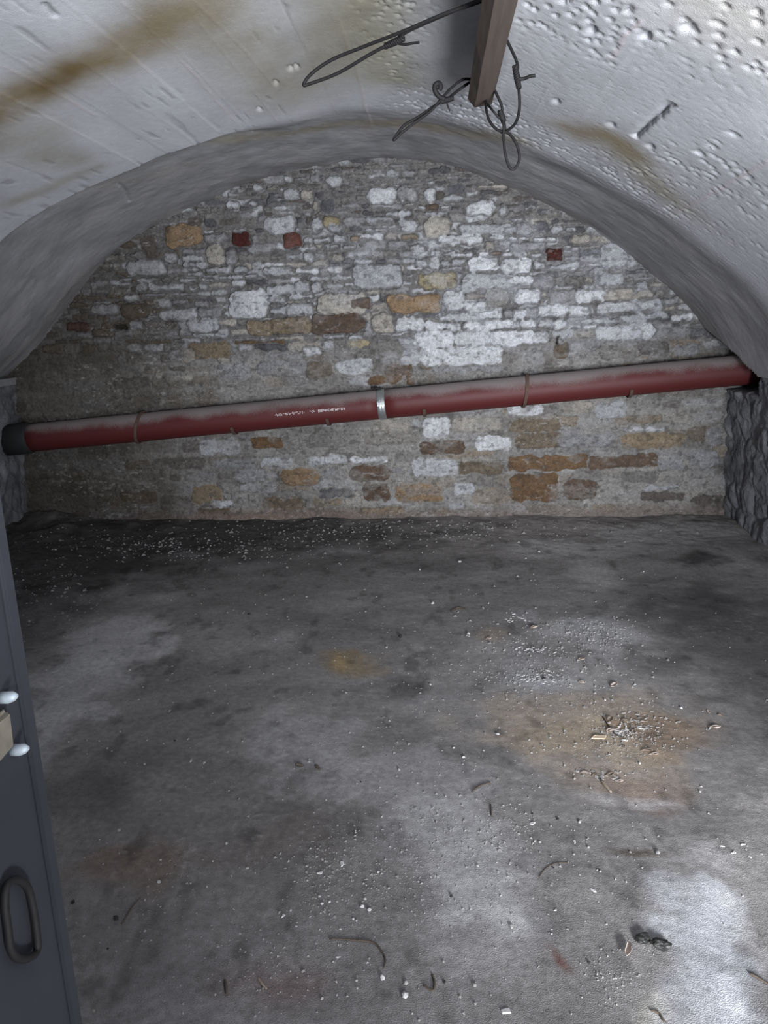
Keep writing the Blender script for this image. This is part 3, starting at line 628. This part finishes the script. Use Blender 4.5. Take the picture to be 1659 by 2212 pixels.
# iron hooks in the wall that carry the pipe
def hook(px, ring, label, tilt=0.0, grp=None):
    c = on_axis(px); h = empty('pipe_hook', tuple(c - PU*(PR+.02) + Vector((0, .14, 0))))
    tag(h, label, 'pipe hook', grp); inv = Matrix.Translation(-Vector(h.location))
    r = PR + .009
    a0, a1 = (-110, 178) if ring else (-150, -28)
    pts = []
    for k in range(29):
        a = math.radians(a0 + (a1-a0)*k/28)
        pts.append(c + (PF*math.cos(a) + PU*math.sin(a))*r + pd*(tilt*math.sin(a)))
    bm = bmesh.new(); prev = None; W2 = .011; T = .0045        # flat bar
    for i, p in enumerate(pts):
        n = (p - c); n = (n - pd*n.dot(pd)).normalized()
        q = [bm.verts.new(p + pd*sx*W2 + n*sn*T) for sx, sn in ((-1, -1), (1, -1), (1, 1), (-1, 1))]
        if prev:
            for k in range(4): bm.faces.new((prev[k], prev[(k+1) % 4], q[(k+1) % 4], q[k]))
        else: bm.faces.new(q[::-1])
        prev = q
    bm.faces.new(prev)
    o = obj('strap', bm, M_rust); o.parent = h; o.matrix_parent_inverse = inv
    bm = bmesh.new(); s = pts[0]
    e = Vector((s.x, YB + .02, s.z - .012)); add_tube(bm, [s + Vector((0, -.004, 0)), (s+e)/2, e], [.009, .010, .012], 8)
    o = obj('wall_spike', bm, M_rust); o.parent = h; o.matrix_parent_inverse = inv
    if ring:
        bm = bmesh.new(); s = pts[-1]; e = Vector((s.x, YB+.02, s.z+.01)); add_tube(bm, [s, e], [.008, .010], 8)
        o = obj('wall_spike', bm, M_rust); o.parent = h; o.matrix_parent_inverse = inv
hook(305, True, 'dark iron strap looped round the dim end of the red pipe beside its dusty joint', .035)
hook(505, False, 'rusty iron hook under the red pipe left of the worn white print')
hook(708, False, 'rusty iron hook under the red pipe just below the white print')
hook(915, False, 'short rusty hook under the red pipe above the flaking white plaster')
hook(1134, True, 'thin iron strap looped over the dusty pipe right of the steel coupling band', .02)
hook(1357, False, 'small rusty stub hook under the purplish end of the pipe toward the dark hole')

# ------------------------------------------------------------------ wooden batten below the crown
def wood_mat():
    m, nt, b = new_mat('old_timber'); N = nt.nodes; Lk = nt.links
    tc = N.new('ShaderNodeTexCoord'); mp = N.new('ShaderNodeMapping'); mp.inputs['Scale'].default_value = (30, 1.6, 30); Lk.new(tc.outputs['Object'], mp.inputs['Vector'])
    n = N.new('ShaderNodeTexNoise'); n.inputs['Scale'].default_value = 2; n.inputs['Detail'].default_value = 6; Lk.new(mp.outputs[0], n.inputs['Vector'])
    mx = N.new('ShaderNodeMix'); mx.data_type = 'RGBA'; mx.inputs['A'].default_value = (.055, .040, .032, 1); mx.inputs['B'].default_value = (.14, .108, .088, 1)
    Lk.new(n.outputs['Fac'], mx.inputs['Factor']); Lk.new(mx.outputs['Result'], b.inputs['Base Color']); b.inputs['Roughness'].default_value = .85
    bp = N.new('ShaderNodeBump'); bp.inputs['Strength'].default_value = .6; bp.inputs['Distance'].default_value = .003; Lk.new(n.outputs['Fac'], bp.inputs['Height']); Lk.new(bp.outputs[0], b.inputs['Normal'])
    return m
M_wood = wood_mat(); M_wire = plain_mat('rusty_wire', (.018, .017, .018), rough=.7, metal=.3, var=.4, scale=90)
BY = 3.25
e = [Vector(at_y(x, y, BY)) for x, y in ((1011, 214), (1026, 230), (1062, 226), (1067, 160), (1020, 150))]
bm = bmesh.new(); rA = []; rB = []
ys_b = np.linspace(1.2, BY, 14)
rings = []
for y in ys_b:
    rings.append([bm.verts.new((p.x + .004*mnoise.noise(Vector((k*3.1, y*3, 1))), y + (.02*(k == 1) if y == BY else 0), p.z + .004*mnoise.noise(Vector((k*2.1, y*3, 5))))) for k, p in enumerate(e)])
for a, b in zip(rings[:-1], rings[1:]):
    for k in range(5): bm.faces.new((a[k], a[(k+1) % 5], b[(k+1) % 5], b[k]))
bm.faces.new(rings[0]); bm.faces.new(rings[-1][::-1])
bt = obj('wooden_batten', bm, M_wood)
tag(bt, 'old wooden batten fixed along the crown of the vault with wire loops round it', 'batten')

# wires
def wire(label, strands, knots=(), cat='tie wire'):
    w0 = strands[0][0]
    e0 = empty('tie_wire', tuple(at_y(*w0[0])));
    tag(e0, label, cat); inv = Matrix.Translation(-Vector(e0.location))
    for pts, r in strands:
        p3 = [Vector(at_y(*p)) for p in pts]
        p3 = catmull(p3, 10)
        bm = bmesh.new(); add_tube(bm, p3, r*1.5, 8)
        o = obj('wire_strand', bm, M_wire, smooth=True); o.parent = e0; o.matrix_parent_inverse = inv
    for (a, b, r) in knots:
        A0 = Vector(at_y(*a)); B0 = Vector(at_y(*b)); bm = bmesh.new(); t = (B0-A0); n1 = t.orthogonal().normalized(); n2 = t.normalized().cross(n1)
        for ph in (0, math.pi):
            pts = [A0 + t*k/40 + (n1*math.cos(k*.75+ph) + n2*math.sin(k*.75+ph))*r*(1.0 - .25*abs(k/20-1)) for k in range(41)]
            add_tube(bm, pts, r*.8, 6)
        o = obj('twisted_knot', bm, M_wire, smooth=True); o.parent = e0; o.matrix_parent_inverse = inv
wire('long narrow loop of wire stretching from the batten with its twisted knot halfway',
     [([(1075, -22, 2.45), (1040, 2, 2.5), (960, 30, 2.55), (870, 68, 2.62), (780, 103, 2.7), (715, 130, 2.74), (672, 160, 2.76), (656, 183, 2.77), (672, 180, 2.77), (730, 158, 2.75), (800, 117, 2.7), (850, 90, 2.66), (880, 68, 2.62), (960, 32, 2.58), (1050, -6, 2.5)], .0036),
      ([(850, 92, 2.66), (875, 96, 2.64), (892, 93, 2.63), (905, 92, 2.62)], .0028)],
     [((832, 100, 2.68), (872, 82, 2.63), .0065)])
wire('pointed wire loop with a curled tail reaching left from the batten end',
     [([(1022, 172, 3.185), (1000, 172, 3.140), (975, 190, 3.112), (955, 212, 3.094), (930, 240, 3.076), (900, 262, 3.058), (870, 285, 3.049), (850, 303, 3.049), (872, 272, 3.058), (905, 252, 3.076), (940, 228, 3.094), (965, 215, 3.112), (990, 195, 3.149), (1014, 178, 3.185)], .0034),
      ([(960, 214, 3.094), (948, 208, 3.085), (940, 196, 3.076), (940, 184, 3.076), (948, 180, 3.076), (952, 187, 3.076), (949, 194, 3.080)], .0062),
      ([(965, 216, 3.103), (967, 228, 3.103), (972, 240, 3.103)], .0018)],
     [((950, 220, 3.094), (978, 212, 3.112), .0065)])
wire('knotted wire hanging down the right side of the batten with a short tail',
     [([(1092, -20, 2.6), (1084, 30, 2.7), (1080, 58, 2.78), (1092, 82, 2.84), (1106, 110, 2.9), (1118, 140, 2.95), (1116, 165, 2.98), (1121, 195, 3.02), (1122, 235, 3.06), (1114, 265, 3.10), (1097, 281, 3.13), (1082, 286, 3.15)], .0036),
      ([(1117, 170, 2.98), (1132, 170, 2.98), (1144, 165, 2.97), (1156, 163, 2.97)], .0040)],
     [((1112, 142, 2.95), (1121, 190, 3.01), .0068)])
wire('double wire loop dangling below the end of the batten',
     [([(1048, 172, 3.203), (1062, 184, 3.094), (1074, 206, 3.058), (1084, 230, 3.049), (1085, 248, 3.049), (1088, 272, 3.039), (1088, 300, 3.039), (1092, 335, 3.030), (1101, 362, 3.030), (1112, 364, 3.030), (1121, 348, 3.030), (1121, 328, 3.030), (1113, 306, 3.030), (1098, 288, 3.039), (1074, 280, 3.049), (1058, 262, 3.067), (1051, 240, 3.094), (1050, 215, 3.185)], .0034),
      ([(1051, 222, 3.185), (1062, 236, 3.058), (1076, 252, 3.049), (1088, 262, 3.049), (1092, 280, 3.039)], .0028)],
     [((1080, 240, 3.049), (1088, 262, 3.049), .0068)])

# ------------------------------------------------------------------ litter on the floor
M_peb = plain_mat('pale_pebble', (.38, .365, .35), rough=.85, var=.3, scale=90, bump=.002)
M_peb2 = plain_mat('grey_pebble', (.27, .265, .26), rough=.9, var=.3, scale=90, bump=.002)
M_dk = plain_mat('dark_clod', (.035, .032, .03), rough=.95, var=.3, scale=90, bump=.002)
M_chip = plain_mat('white_chip', (.54, .53, .52), rough=.85, var=.2, scale=90)
M_leaf = plain_mat('dry_leaf', (.27, .215, .165), rough=.85, var=.45, scale=70, bump=.002)
M_leafp = plain_mat('pale_leaf', (.50, .42, .36), rough=.85, var=.3, scale=70, bump=.002)
M_twig = plain_mat('twig_bark', (.085, .066, .05), rough=.9, var=.4, scale=120, bump=.002)
M_sand = plain_mat('sandstone_flake', (.62, .50, .36), rough=.9, var=.18, scale=60, bump=.003)
def pebble_mesh(seed, flat=.7, sub=2):
    bm = bmesh.new(); bmesh.ops.create_icosphere(bm, subdivisions=sub, radius=.5); off = Vector((seed*7.1, seed*3.3, seed))
    for v in bm.verts:
        n = mnoise.noise(v.co*1.7+off)*.38 + mnoise.noise(v.co*4+off)*.14; v.co *= 1+n*1.5; v.co.z *= flat; v.co.y *= .62 + .1*(seed % 4)
    me = bpy.data.meshes.new('pebble'); bm.to_mesh(me); bm.free(); return me
def chip_mesh(seed):
    r = random.Random(seed); bm = bmesh.new(); n = r.randint(5, 8); a = sorted(r.uniform(0, 6.28) for _ in range(n)); el = r.uniform(.35, .7)
    lo = [bm.verts.new((.5*math.cos(t)*r.uniform(.8, 1.1), .5*el*math.sin(t)*r.uniform(.8, 1.1), -.06+r.uniform(-.03, .03))) for t in a]
    hi = [bm.verts.new((v.co.x*.9, v.co.y*.88, v.co.z+.12+r.uniform(0, .06))) for v in lo]
    bm.faces.new(lo[::-1]); bm.faces.new(hi)
    for k in range(n): bm.faces.new((lo[k], lo[(k+1) % n], hi[(k+1) % n], hi[k]))
    bmesh.ops.recalc_face_normals(bm, faces=bm.faces[:])
    me = bpy.data.meshes.new('chip'); bm.to_mesh(me); bm.free(); return me
def leaf_mesh(seed, curl=1.4):
    r = random.Random(seed); bm = bmesh.new(); nu, nvv = 12, 6; top = []; 
    for layer in (0, 1):
        g = []
        for i in range(nu+1):
            u = i/nu; wdt = .26*math.sin(math.pi*min(1, u*1.02+.0))**.7*(1 + .15*math.sin(9*u+seed)) + .004; row = []
            for j in range(nvv+1):
                v = (j/nvv-.5)*2; aa = v*curl*(.7+.3*math.sin(3*u+seed))
                x = (u-.5) ; y = wdt*math.sin(aa)/max(curl, .3)*1.2; z = wdt*(1-math.cos(aa))*.9 + .16*curl*(u-.5)**2*2*math.cos(seed) + .03*math.sin(8*u+3*v+seed)
                row.append(bm.verts.new((x, y, z + (.02 if layer else 0))))
            g.append(row)
        top.append(g)
        for i in range(nu):
            for j in range(nvv):
                q = (g[i][j], g[i+1][j], g[i+1][j+1], g[i][j+1]); bm.faces.new(q if layer else q[::-1])
    A0, B0 = top
    rim = [(i, 0) for i in range(nu+1)] + [(nu, j) for j in range(1, nvv+1)] + [(i, nvv) for i in range(nu-1, -1, -1)] + [(0, j) for j in range(nvv-1, 0, -1)]
    for (i, j), (k, l) in zip(rim, rim[1:]+rim[:1]): bm.faces.new((A0[i][j], A0[k][l], B0[k][l], B0[i][j]))
    bmesh.ops.recalc_face_normals(bm, faces=bm.faces[:])
    me = bpy.data.meshes.new('leaf'); bm.to_mesh(me); bm.free()
    for p in me.polygons: p.use_smooth = True
    return me
PEB = [pebble_mesh(k, .55+.07*(k % 4), 1) for k in range(8)]; CH = [chip_mesh(k) for k in range(10)]; LF = [leaf_mesh(k) for k in range(8)]
_mc = {}
def shared(me, mat):
    k = (me.name, mat.name)
    if k not in _mc:
        m2 = me.copy(); m2.materials.clear(); m2.materials.append(mat); _mc[k] = m2
    return _mc[k]
def mpp(px, py):                            # metres per photo pixel on the floor
    return abs(at_z(px+1, py)[0] - at_z(px, py)[0])
def put(name, me, mat, px, py, wpx, label, cat, group=None, rot=None, sy=1.0, sz=1.0, lift=.0, tilt=0.0):
    p = at_z(px, py); z = float(floor_h(p[0], p[1])); p = at_z(px, py, z); s = .78*wpx*mpp(px, py)
    o = bpy.data.objects.new(name, shared(me, mat)); COL.objects.link(o)
    zs = [v.co.z for v in me.vertices] if len(me.vertices) < 400 else [-.3]
    o.scale = (s, s*sy, s*sz); o.rotation_euler = (tilt, 0, random.uniform(0, 6.28) if rot is None else rot)
    o.location = (p[0], p[1], float(floor_h(p[0], p[1])) - min(zs)*s*sz*.72 + lift)
    tag(o, label, cat, group); return o
# single finds
o = put('sandstone_flake', chip_mesh(77), M_sand, 1296, 1594, 56, 'flat cream stone flake lying in the tan dust beside the leaf heap', 'stone', rot=.08, sy=1.0, sz=.45)
put('dry_leaf', leaf_mesh(31, 1.9), M_leafp, 1357, 2058, 52, 'curled pinkish dry leaf on the bright floor patch beside the black crumpled scrap', 'leaf', rot=1.15, lift=.004)
# black crumpled scrap
bm = bmesh.new()
for k, (dx, sx) in enumerate(((-.023, .036), (.016, .046))):
    r = bmesh.ops.create_icosphere(bm, subdivisions=3, radius=.5)
    for v in r['verts']:
        n = mnoise.noise(v.co*2.5+Vector((k*5, 0, 3)))*.5 + mnoise.noise(v.co*6+Vector((k*2, 9, 3)))*.2
        v.co *= 1+n; v.co = Vector((v.co.x*sx+dx, v.co.y*.028 - k*.014, v.co.z*.020))
p = at_z(1410, 2028); M_scr = plain_mat('black_scrap', (.02, .02, .018), rough=.5, var=.4, scale=90, bump=.002)
o = obj('crumpled_scrap', bm, M_scr); o.location = (p[0], p[1], float(floor_h(p[0], p[1]))+.008); o.rotation_euler.z = -.1
tag(o, 'black crumpled scrap lying on the bright floor patch', 'scrap')
def stick(pts, rpx, label, name='twig', cat='twig', mat=None, group=None):
    P = []
    for (x, y) in pts:
        q = at_z(x, y); P.append(Vector((q[0], q[1], float(floor_h(q[0], q[1])) + .5*rpx*mpp(x, y))))
    c = P[len(P)//2].copy(); P = catmull([v-c for v in P], 6)
    r = rpx*mpp(*pts[0])*.5; bm = bmesh.new(); add_tube(bm, P, [r*(.65+.35*math.sin(math.pi*min(1, (k+2)/len(P)))) for k in range(len(P))], 7)
    o = obj(name, bm, mat or M_twig, smooth=True); o.location = c; tag(o, label, cat, group); return o
stick([(712, 2031), (760, 2033), (805, 2040), (824, 2058), (833, 2078), (829, 2097)], 4.5, 'long thin twig curving like a hook in the near middle of the floor')
stick([(1300, 1692), (1308, 1702), (1320, 1716)], 8, 'thick pale splinter of wood below the heap of dry leaves', cat='splinter', mat=M_leaf, name='wood_splinter')
stick([(1060, 1745), (1061, 1757), (1062, 1769)], 3.6, 'short dark twig lying upright in the photo near the middle of the floor')
stick([(1165, 1898), (1178, 1880), (1200, 1868), (1228, 1866)], 2.2, 'very thin curved stalk on the floor between scattered pebbles')
stick([(1020, 1716), (1038, 1704), (1060, 1697)], 4, 'dark frayed clump of twig on the pale dust mid floor')
stick([(1620, 2105), (1640, 2116), (1665, 2132)], 6, 'dark stick running out of view beyond the bright floor patch')
stick([(1406, 2180), (1424, 2186), (1432, 2200), (1440, 2206)], 5, 'dark bent twig at the near edge of the bright floor patch')
stick([(934, 2110), (939, 2128), (935, 2146), (915, 2134)], 5, 'forked dry twig in the near floor right of the hooked twig')
stick([(486, 2118), (489, 2138), (490, 2150)], 7, 'thick black stick stub near the bottom of the floor')
stick([(558, 2115), (566, 2126), (576, 2138)], 6, 'reddish brown twig stub beside the black stub', mat=M_leaf)
stick([(1302, 1548), (1322, 1578), (1334, 1590), (1350, 1596)], 3.4, 'dark stem poking out of the heap of dry leaves')
stick([(640, 1657), (655, 1660)], 7, 'tiny black twig left of the paired one on the middle floor')
stick([(682, 1660), (692, 1668)], 6, 'tiny black bent twig right of the paired one on the middle floor')
stick([(975, 1318), (990, 1312), (1008, 1316)], 3.5, 'thin dark twig on the far floor above the yellow leaf')
stick([(262, 1990), (285, 1955), (303, 1935)], 4.0, 'dark twig slanting on the brown floor near the steel door')
# leaves of the heap and other leaves
for k, (x, y, wpx, sy, lab) in enumerate([
    (1318, 1556, 34, .8, 'curled grey-brown leaf on top of the leaf heap'), (1352, 1558, 26, .9, 'dark curled leaf at the far edge of the leaf heap'),
    (1322, 1578, 40, .7, 'long pale leaf lying across the leaf heap'), (1368, 1580, 38, .7, 'dark broad leaf on the right of the leaf heap'),
    (1398, 1622, 36, .8, 'brown curled leaf right below the leaf heap'), (1412, 1630, 28, .7, 'twisted pale leaf touching the brown curled leaf'),
    (1327, 1482, 34, .8, 'pale upright leaf curl on the far side of the tan dust'), (1257, 1475, 22, .8, 'small grey leaf left of the pale upright leaf curl'),
    (1545, 1573, 34, .6, 'flat pale leaf on the dark right floor'), (1530, 1538, 22, .7, 'small brown leaf beyond the flat pale leaf'),
    (1556, 1546, 20, .8, 'small grey leaf at the far right of the tan dust'), (1265, 1670, 30, .8, 'pale curled leaf at the left of the near leaf scatter'),
    (1284, 1674, 24, .8, 'small folded leaf in the near leaf scatter'), (1318, 1674, 28, .9, 'dark folded leaf in the near leaf scatter'),
    (1340, 1688, 22, .7, 'thin pale leaf at the right of the near leaf scatter'), (1155, 1356, 30, .5, 'oval pale leaf on the far floor by white crumbs'),
    (1056, 1381, 22, .6, 'small yellow leaf on the far middle floor'), (1257, 1425, 24, .8, 'flat pale leaf scrap on the far right floor'),
    (1347, 1612, 22, .7, 'small brown leaf below the cream stone flake'), (1390, 1560, 24, .6, 'pale thin leaf above the right of the leaf heap')]):
    put('dry_leaf', LF[k % 8], M_leafp if ('pale' in lab or 'yellow' in lab or 'flat' in lab) else M_leaf, x, y, wpx, lab, 'leaf', rot=random.uniform(-.6, .6) + (1.2 if k % 3 == 0 else 0), sy=sy+.3)
# pebbles one can pick out: x, y, size in the photo
def scatter(name, meshes, mat, spots, label, cat, group, rot=None, sy=1.0, sz=1.0):
    for k, (x, y, s) in enumerate(spots): put(name, random.choice(meshes), mat, x, y, s, label, cat, group, sy=sy, sz=sz)
scatter('pebble', PEB, M_peb, [(257, 1795, 12), (347, 1859, 8), (343, 1907, 13), (313, 1945, 10), (203, 2185, 11), (313, 2013, 9), (268, 1917, 6), (251, 2056, 7), (165, 1995, 7), (181, 2023, 8)],
        'pale pebble on the brown dust beside the steel door', 'pebble', 'pebbles by the steel door')
scatter('pebble', PEB, M_peb, [(489, 1823, 12), (534, 1877, 11), (447, 1917, 9), (505, 1965, 8), (696, 1857, 10), (606, 1844, 8), (438, 1858, 6), (460, 1861, 7), (412, 1909, 6), (462, 1928, 7), (500, 1893, 8), (628, 1967, 8), (523, 2003, 6), (470, 2042, 6)],
        'pale pebble in the near middle of the floor left of the hooked twig', 'pebble', 'pebbles left of the hooked twig')
scatter('pebble', PEB, M_chip, [(696, 1954, 11), (712, 1949, 9), (782, 1960, 13), (798, 1967, 13), (817, 1885, 10), (690, 1938, 9), (788, 1943, 9), (791, 1913, 8), (735, 2008, 8), (770, 1990, 10), (763, 1986, 8)],
        'white pebble in the cluster beyond the hooked twig', 'pebble', 'white cluster beyond the hooked twig')
scatter('plaster_chip', CH, M_chip, [(735, 1868, 26), (692, 1886, 20), (612, 1980, 20), (730, 2068, 15), (640, 2000, 10), (1282, 1924, 20), (1200, 1966, 13), (1239, 1820, 16)],
        'elongated white plaster chip among pebbles on the near floor', 'chip', 'elongated white chips', sy=1.0)
scatter('pebble', PEB, M_peb, [(655, 2099, 13), (696, 2158, 12), (726, 2122, 9), (770, 2120, 10), (465, 2149, 8), (551, 2196, 9), (600, 2147, 7), (395, 2190, 8), (728, 2150, 7), (772, 2136, 8)],
        'pale pebble at the near edge of the floor below the hooked twig', 'pebble', 'pebbles below the hooked twig')
put('pebble', PEB[1], M_chip, 826, 2114, 20, 'large white pebble right at the open end of the hooked twig', 'pebble')
put('pebble', PEB[2], M_chip, 875, 2153, 24, 'large oval white pebble beside the forked twig', 'pebble')
put('pebble', PEB[3], M_peb, 877, 2125, 16, 'pale pebble just above the large oval white pebble', 'pebble')
put('plaster_chip', CH[3], M_chip, 1093, 2185, 30, 'wide flat white plaster chip at the bottom of the floor', 'chip', rot=0, sy=1.4)
put('plaster_chip', CH[4], M_chip, 1150, 1779, 18, 'angular white chip left of a round white pebble mid floor', 'chip', sy=1.6)
put('pebble', PEB[5], M_peb, 1252, 1777, 13, 'round white pebble right of the angular white chip', 'pebble')
put('pebble', PEB[6], M_peb2, 1421, 1843, 15, 'grey rounded pebble with a dark shadow on the right of the floor', 'pebble')
put('pebble', PEB[4], M_peb, 1105, 2003, 20, 'pale stone with a black shadow left of the rust spot', 'pebble')
scatter('pebble', PEB, M_peb, [(1026, 2130, 14), (1027, 2170, 9), (1001, 2190, 9), (840, 1920, 9), (958, 2079, 9), (1234, 2191, 8), (1257, 2155, 6), (1290, 2105, 10), (994, 2155, 9), (1105, 1975, 8), (1192, 2018, 7), (1264, 2106, 6), (1060, 2150, 6), (890, 2190, 8), (905, 2205, 9)],
        'pale pebble near the edge between forked twig and bright patch', 'pebble', 'pebbles between twig and lime patch')
scatter('pebble', PEB, M_peb, [(1123, 1738, 8), (1190, 1785, 8), (1166, 1820, 10), (1032, 1872, 10), (1005, 1725, 6), (1375, 1741, 6), (1438, 1707, 8), (1512, 1711, 9), (862, 1664, 12), (972, 1796, 8), (1078, 1836, 6), (930, 1895, 8), (1096, 1885, 6), (1240, 1846, 7), (1290, 1880, 8), (1297, 1884, 9), (1271, 1832, 9), (1076, 1884, 7)],
        'pale pebble in the middle of the floor near the short dark twig', 'pebble', 'pebbles in the middle of the floor')
scatter('plaster_chip', CH, M_chip, [(1560, 1828, 16), (1582, 1841, 20), (1620, 1851, 14), (1605, 1825, 18), (1645, 1845, 12), (1613, 1835, 10)],
        'white chip in the small cluster on the dark right side floor', 'chip', 'white cluster on the right side floor')
scatter('pebble', PEB, M_peb, [(188, 1601, 8), (214, 1602, 7), (232, 1618, 8), (188, 1630, 8), (260, 1581, 6), (280, 1449, 9), (300, 1512, 6), (148, 1604, 7), (270, 1649, 6), (318, 1600, 6), (100, 1448, 7)],
        'small pale pebble around the pale streak by the steel door', 'pebble', 'pebbles on the pale streak')
put('pebble', PEB[0], M_peb, 412, 1645, 14, 'pale pebble on its own in the left middle floor', 'pebble')
put('pebble', PEB[7], M_peb, 441, 1650, 11, 'smaller pale pebble close right of the lone one, left middle floor', 'pebble')
scatter('pebble', PEB, M_peb, [(370, 1297, 6), (441, 1273, 6), (662, 1290, 8), (612, 1295, 8), (635, 1286, 5), (620, 1227, 8), (667, 1219, 6), (595, 1382, 6), (552, 1307, 5), (592, 1505, 5), (492, 1520, 6), (640, 1389, 6), (762, 1340, 6), (790, 1322, 7), (697, 1205, 5), (524, 1602, 6)],
        'tiny pale pebble on the far left half of the floor', 'pebble', 'pebbles on the far left floor')
scatter('pebble', PEB, M_peb, [(270, 1192, 9), (332, 1180, 9), (345, 1182, 8), (300, 1173, 6), (120, 1189, 9), (455, 1180, 6), (430, 1188, 8), (358, 1218, 5), (390, 1176, 7), (232, 1180, 6), (210, 1205, 5)],
        'small pale pebble on dark rubble at the foot of the dim wall end', 'pebble', 'pebbles at the foot of the wall')
scatter('pebble', PEB, M_chip, [(935, 1305, 11), (993, 1215, 11), (907, 1232, 7), (1136, 1207, 8), (1165, 1193, 8), (1390, 1236, 6), (1344, 1252, 7), (1012, 1370, 10), (1075, 1349, 9), (1055, 1304, 8), (1045, 1622, 8), (980, 1617, 8), (1002, 1637, 11), (1075, 1587, 12), (1307, 1513, 12), (1472, 1531, 9), (1457, 1431, 7), (1382, 1650, 10), (1287, 1300, 6), (835, 1400, 9), (930, 1480, 8), (1425, 1335, 6), (912, 1195, 5), (1175, 1620, 7)],
        'small white pebble on the far right half of the floor', 'pebble', 'pebbles on the far right floor')
def cluster(cx, cy, rx, ry, n, s0, s1): return [(random.gauss(cx, rx*.5), random.gauss(cy, ry*.5), random.uniform(s0, s1)) for _ in range(n)]
scatter('plaster_chip', CH, M_chip, cluster(1155, 1403, 60, 9, 24, 8, 17) , 'white sliver in the far streak of plaster slivers', 'chip', 'slivers in the far streak', sy=.9)
scatter('plaster_chip', CH, M_chip, cluster(1155, 1463, 50, 16, 34, 8, 17), 'white sliver in the middle heap of plaster slivers', 'chip', 'slivers in the middle heap', sy=.9)
scatter('plaster_chip', CH, M_chip, cluster(1115, 1333, 34, 16, 20, 7, 12), 'white sliver in the farthest scatter of plaster bits', 'chip', 'farthest scatter of plaster', sy=.9)
scatter('plaster_chip', CH, M_peb, cluster(1290, 1365, 80, 34, 60, 6, 11), 'pale grey flake in the broad scatter on the far right floor', 'chip', 'broad scatter of grey flakes', sy=.9)
scatter('plaster_chip', CH, M_chip, cluster(1345, 1580, 40, 15, 30, 10, 22), 'white sliver caught in the leaf heap', 'chip', 'slivers in the leaf heap', sy=.7)
scatter('plaster_chip', CH, M_peb, cluster(1390, 1560, 90, 26, 40, 8, 16), 'pale fragment strewn over the tan dust behind the leaf heap', 'chip', 'fragments on the tan dust', sy=.9)
scatter('plaster_chip', CH, M_peb, cluster(1310, 1675, 60, 18, 22, 9, 20), 'pale fragment in the near leaf scatter', 'chip', 'fragments in the near leaf scatter', sy=.9)
scatter('clod', PEB, M_dk, [(538, 1327, 9), (865, 1377, 14), (158, 1951, 14), (250, 1985, 16), (378, 1601, 10), (1175, 1467, 12), (1205, 1770, 10), (1195, 1875, 8), (975, 1937, 12), (1272, 2080, 10), (233, 2050, 8), (960, 2122, 9), (1150, 1758, 7), (780, 1690, 6), (1550, 1302, 8)],
        'small black clod of dirt on the floor', 'clod', 'black clods')
# fine gravel nobody could count
bm = bmesh.new(); rg = random.Random(3)
zones = [((930, 1850), (190, 170), 900), ((730, 1900), (140, 110), 450), ((560, 2080), (260, 110), 500), ((900, 1150), (500, 26), 500), ((400, 1185), (360, 30), 420), ((1180, 1440), (230, 110), 700), ((1330, 1600), (170, 90), 420), ((1100, 1900), (450, 300), 700), ((300, 1950), (180, 130), 260), ((120, 1290), (120, 100), 160), ((830, 1500), (760, 320), 700), ((1320, 2110), (90, 80), 260), ((1150, 1460), (70, 22), 260), ((1290, 1370), (90, 36), 300), ((1350, 1590), (90, 30), 260), ((690, 1900), (50, 70), 160), ((1090, 1800), (80, 60), 200)]
for (cx, cy), (rx, ry), n in zones:
    for _ in range(n):
        x = rg.gauss(cx, rx*.5); y = rg.gauss(cy, ry*.5)
        if y < 1135: continue
        p = at_z(x, y)
        if not (-3.1 < p[0] < 2.0 and .3 < p[1] < 5.66): continue
        s = rg.uniform(1.6, 4.4)*mpp(x, y)*(.8 if rg.random() < .8 else 1.3); s = max(s, .0025)
        z = float(floor_h(p[0], p[1])); a = rg.uniform(0, 6.28); ca, sa = math.cos(a), math.sin(a)
        vs = []
        for (u, v, ww) in ((1, 0, 0), (-.5, .8, 0), (-.5, -.8, 0), (0, 0, .8)):
            u += rg.uniform(-.3, .3); v += rg.uniform(-.3, .3)
            vs.append(bm.verts.new((p[0]+(u*ca-v*sa)*s, p[1]+(u*sa+v*ca)*s, z - .001 + ww*s)))
        for f in ((0, 1, 3), (1, 2, 3), (2, 0, 3)): bm.faces.new([vs[i] for i in f])
M_gr = plain_mat('gravel', (.25, .242, .235), rough=.95, var=.65, scale=240, bump=.002)
gv = obj('gravel', bm, M_gr); tag(gv, 'fine grit and crumbs scattered over the dusty earth floor', 'gravel'); gv['kind'] = 'stuff'
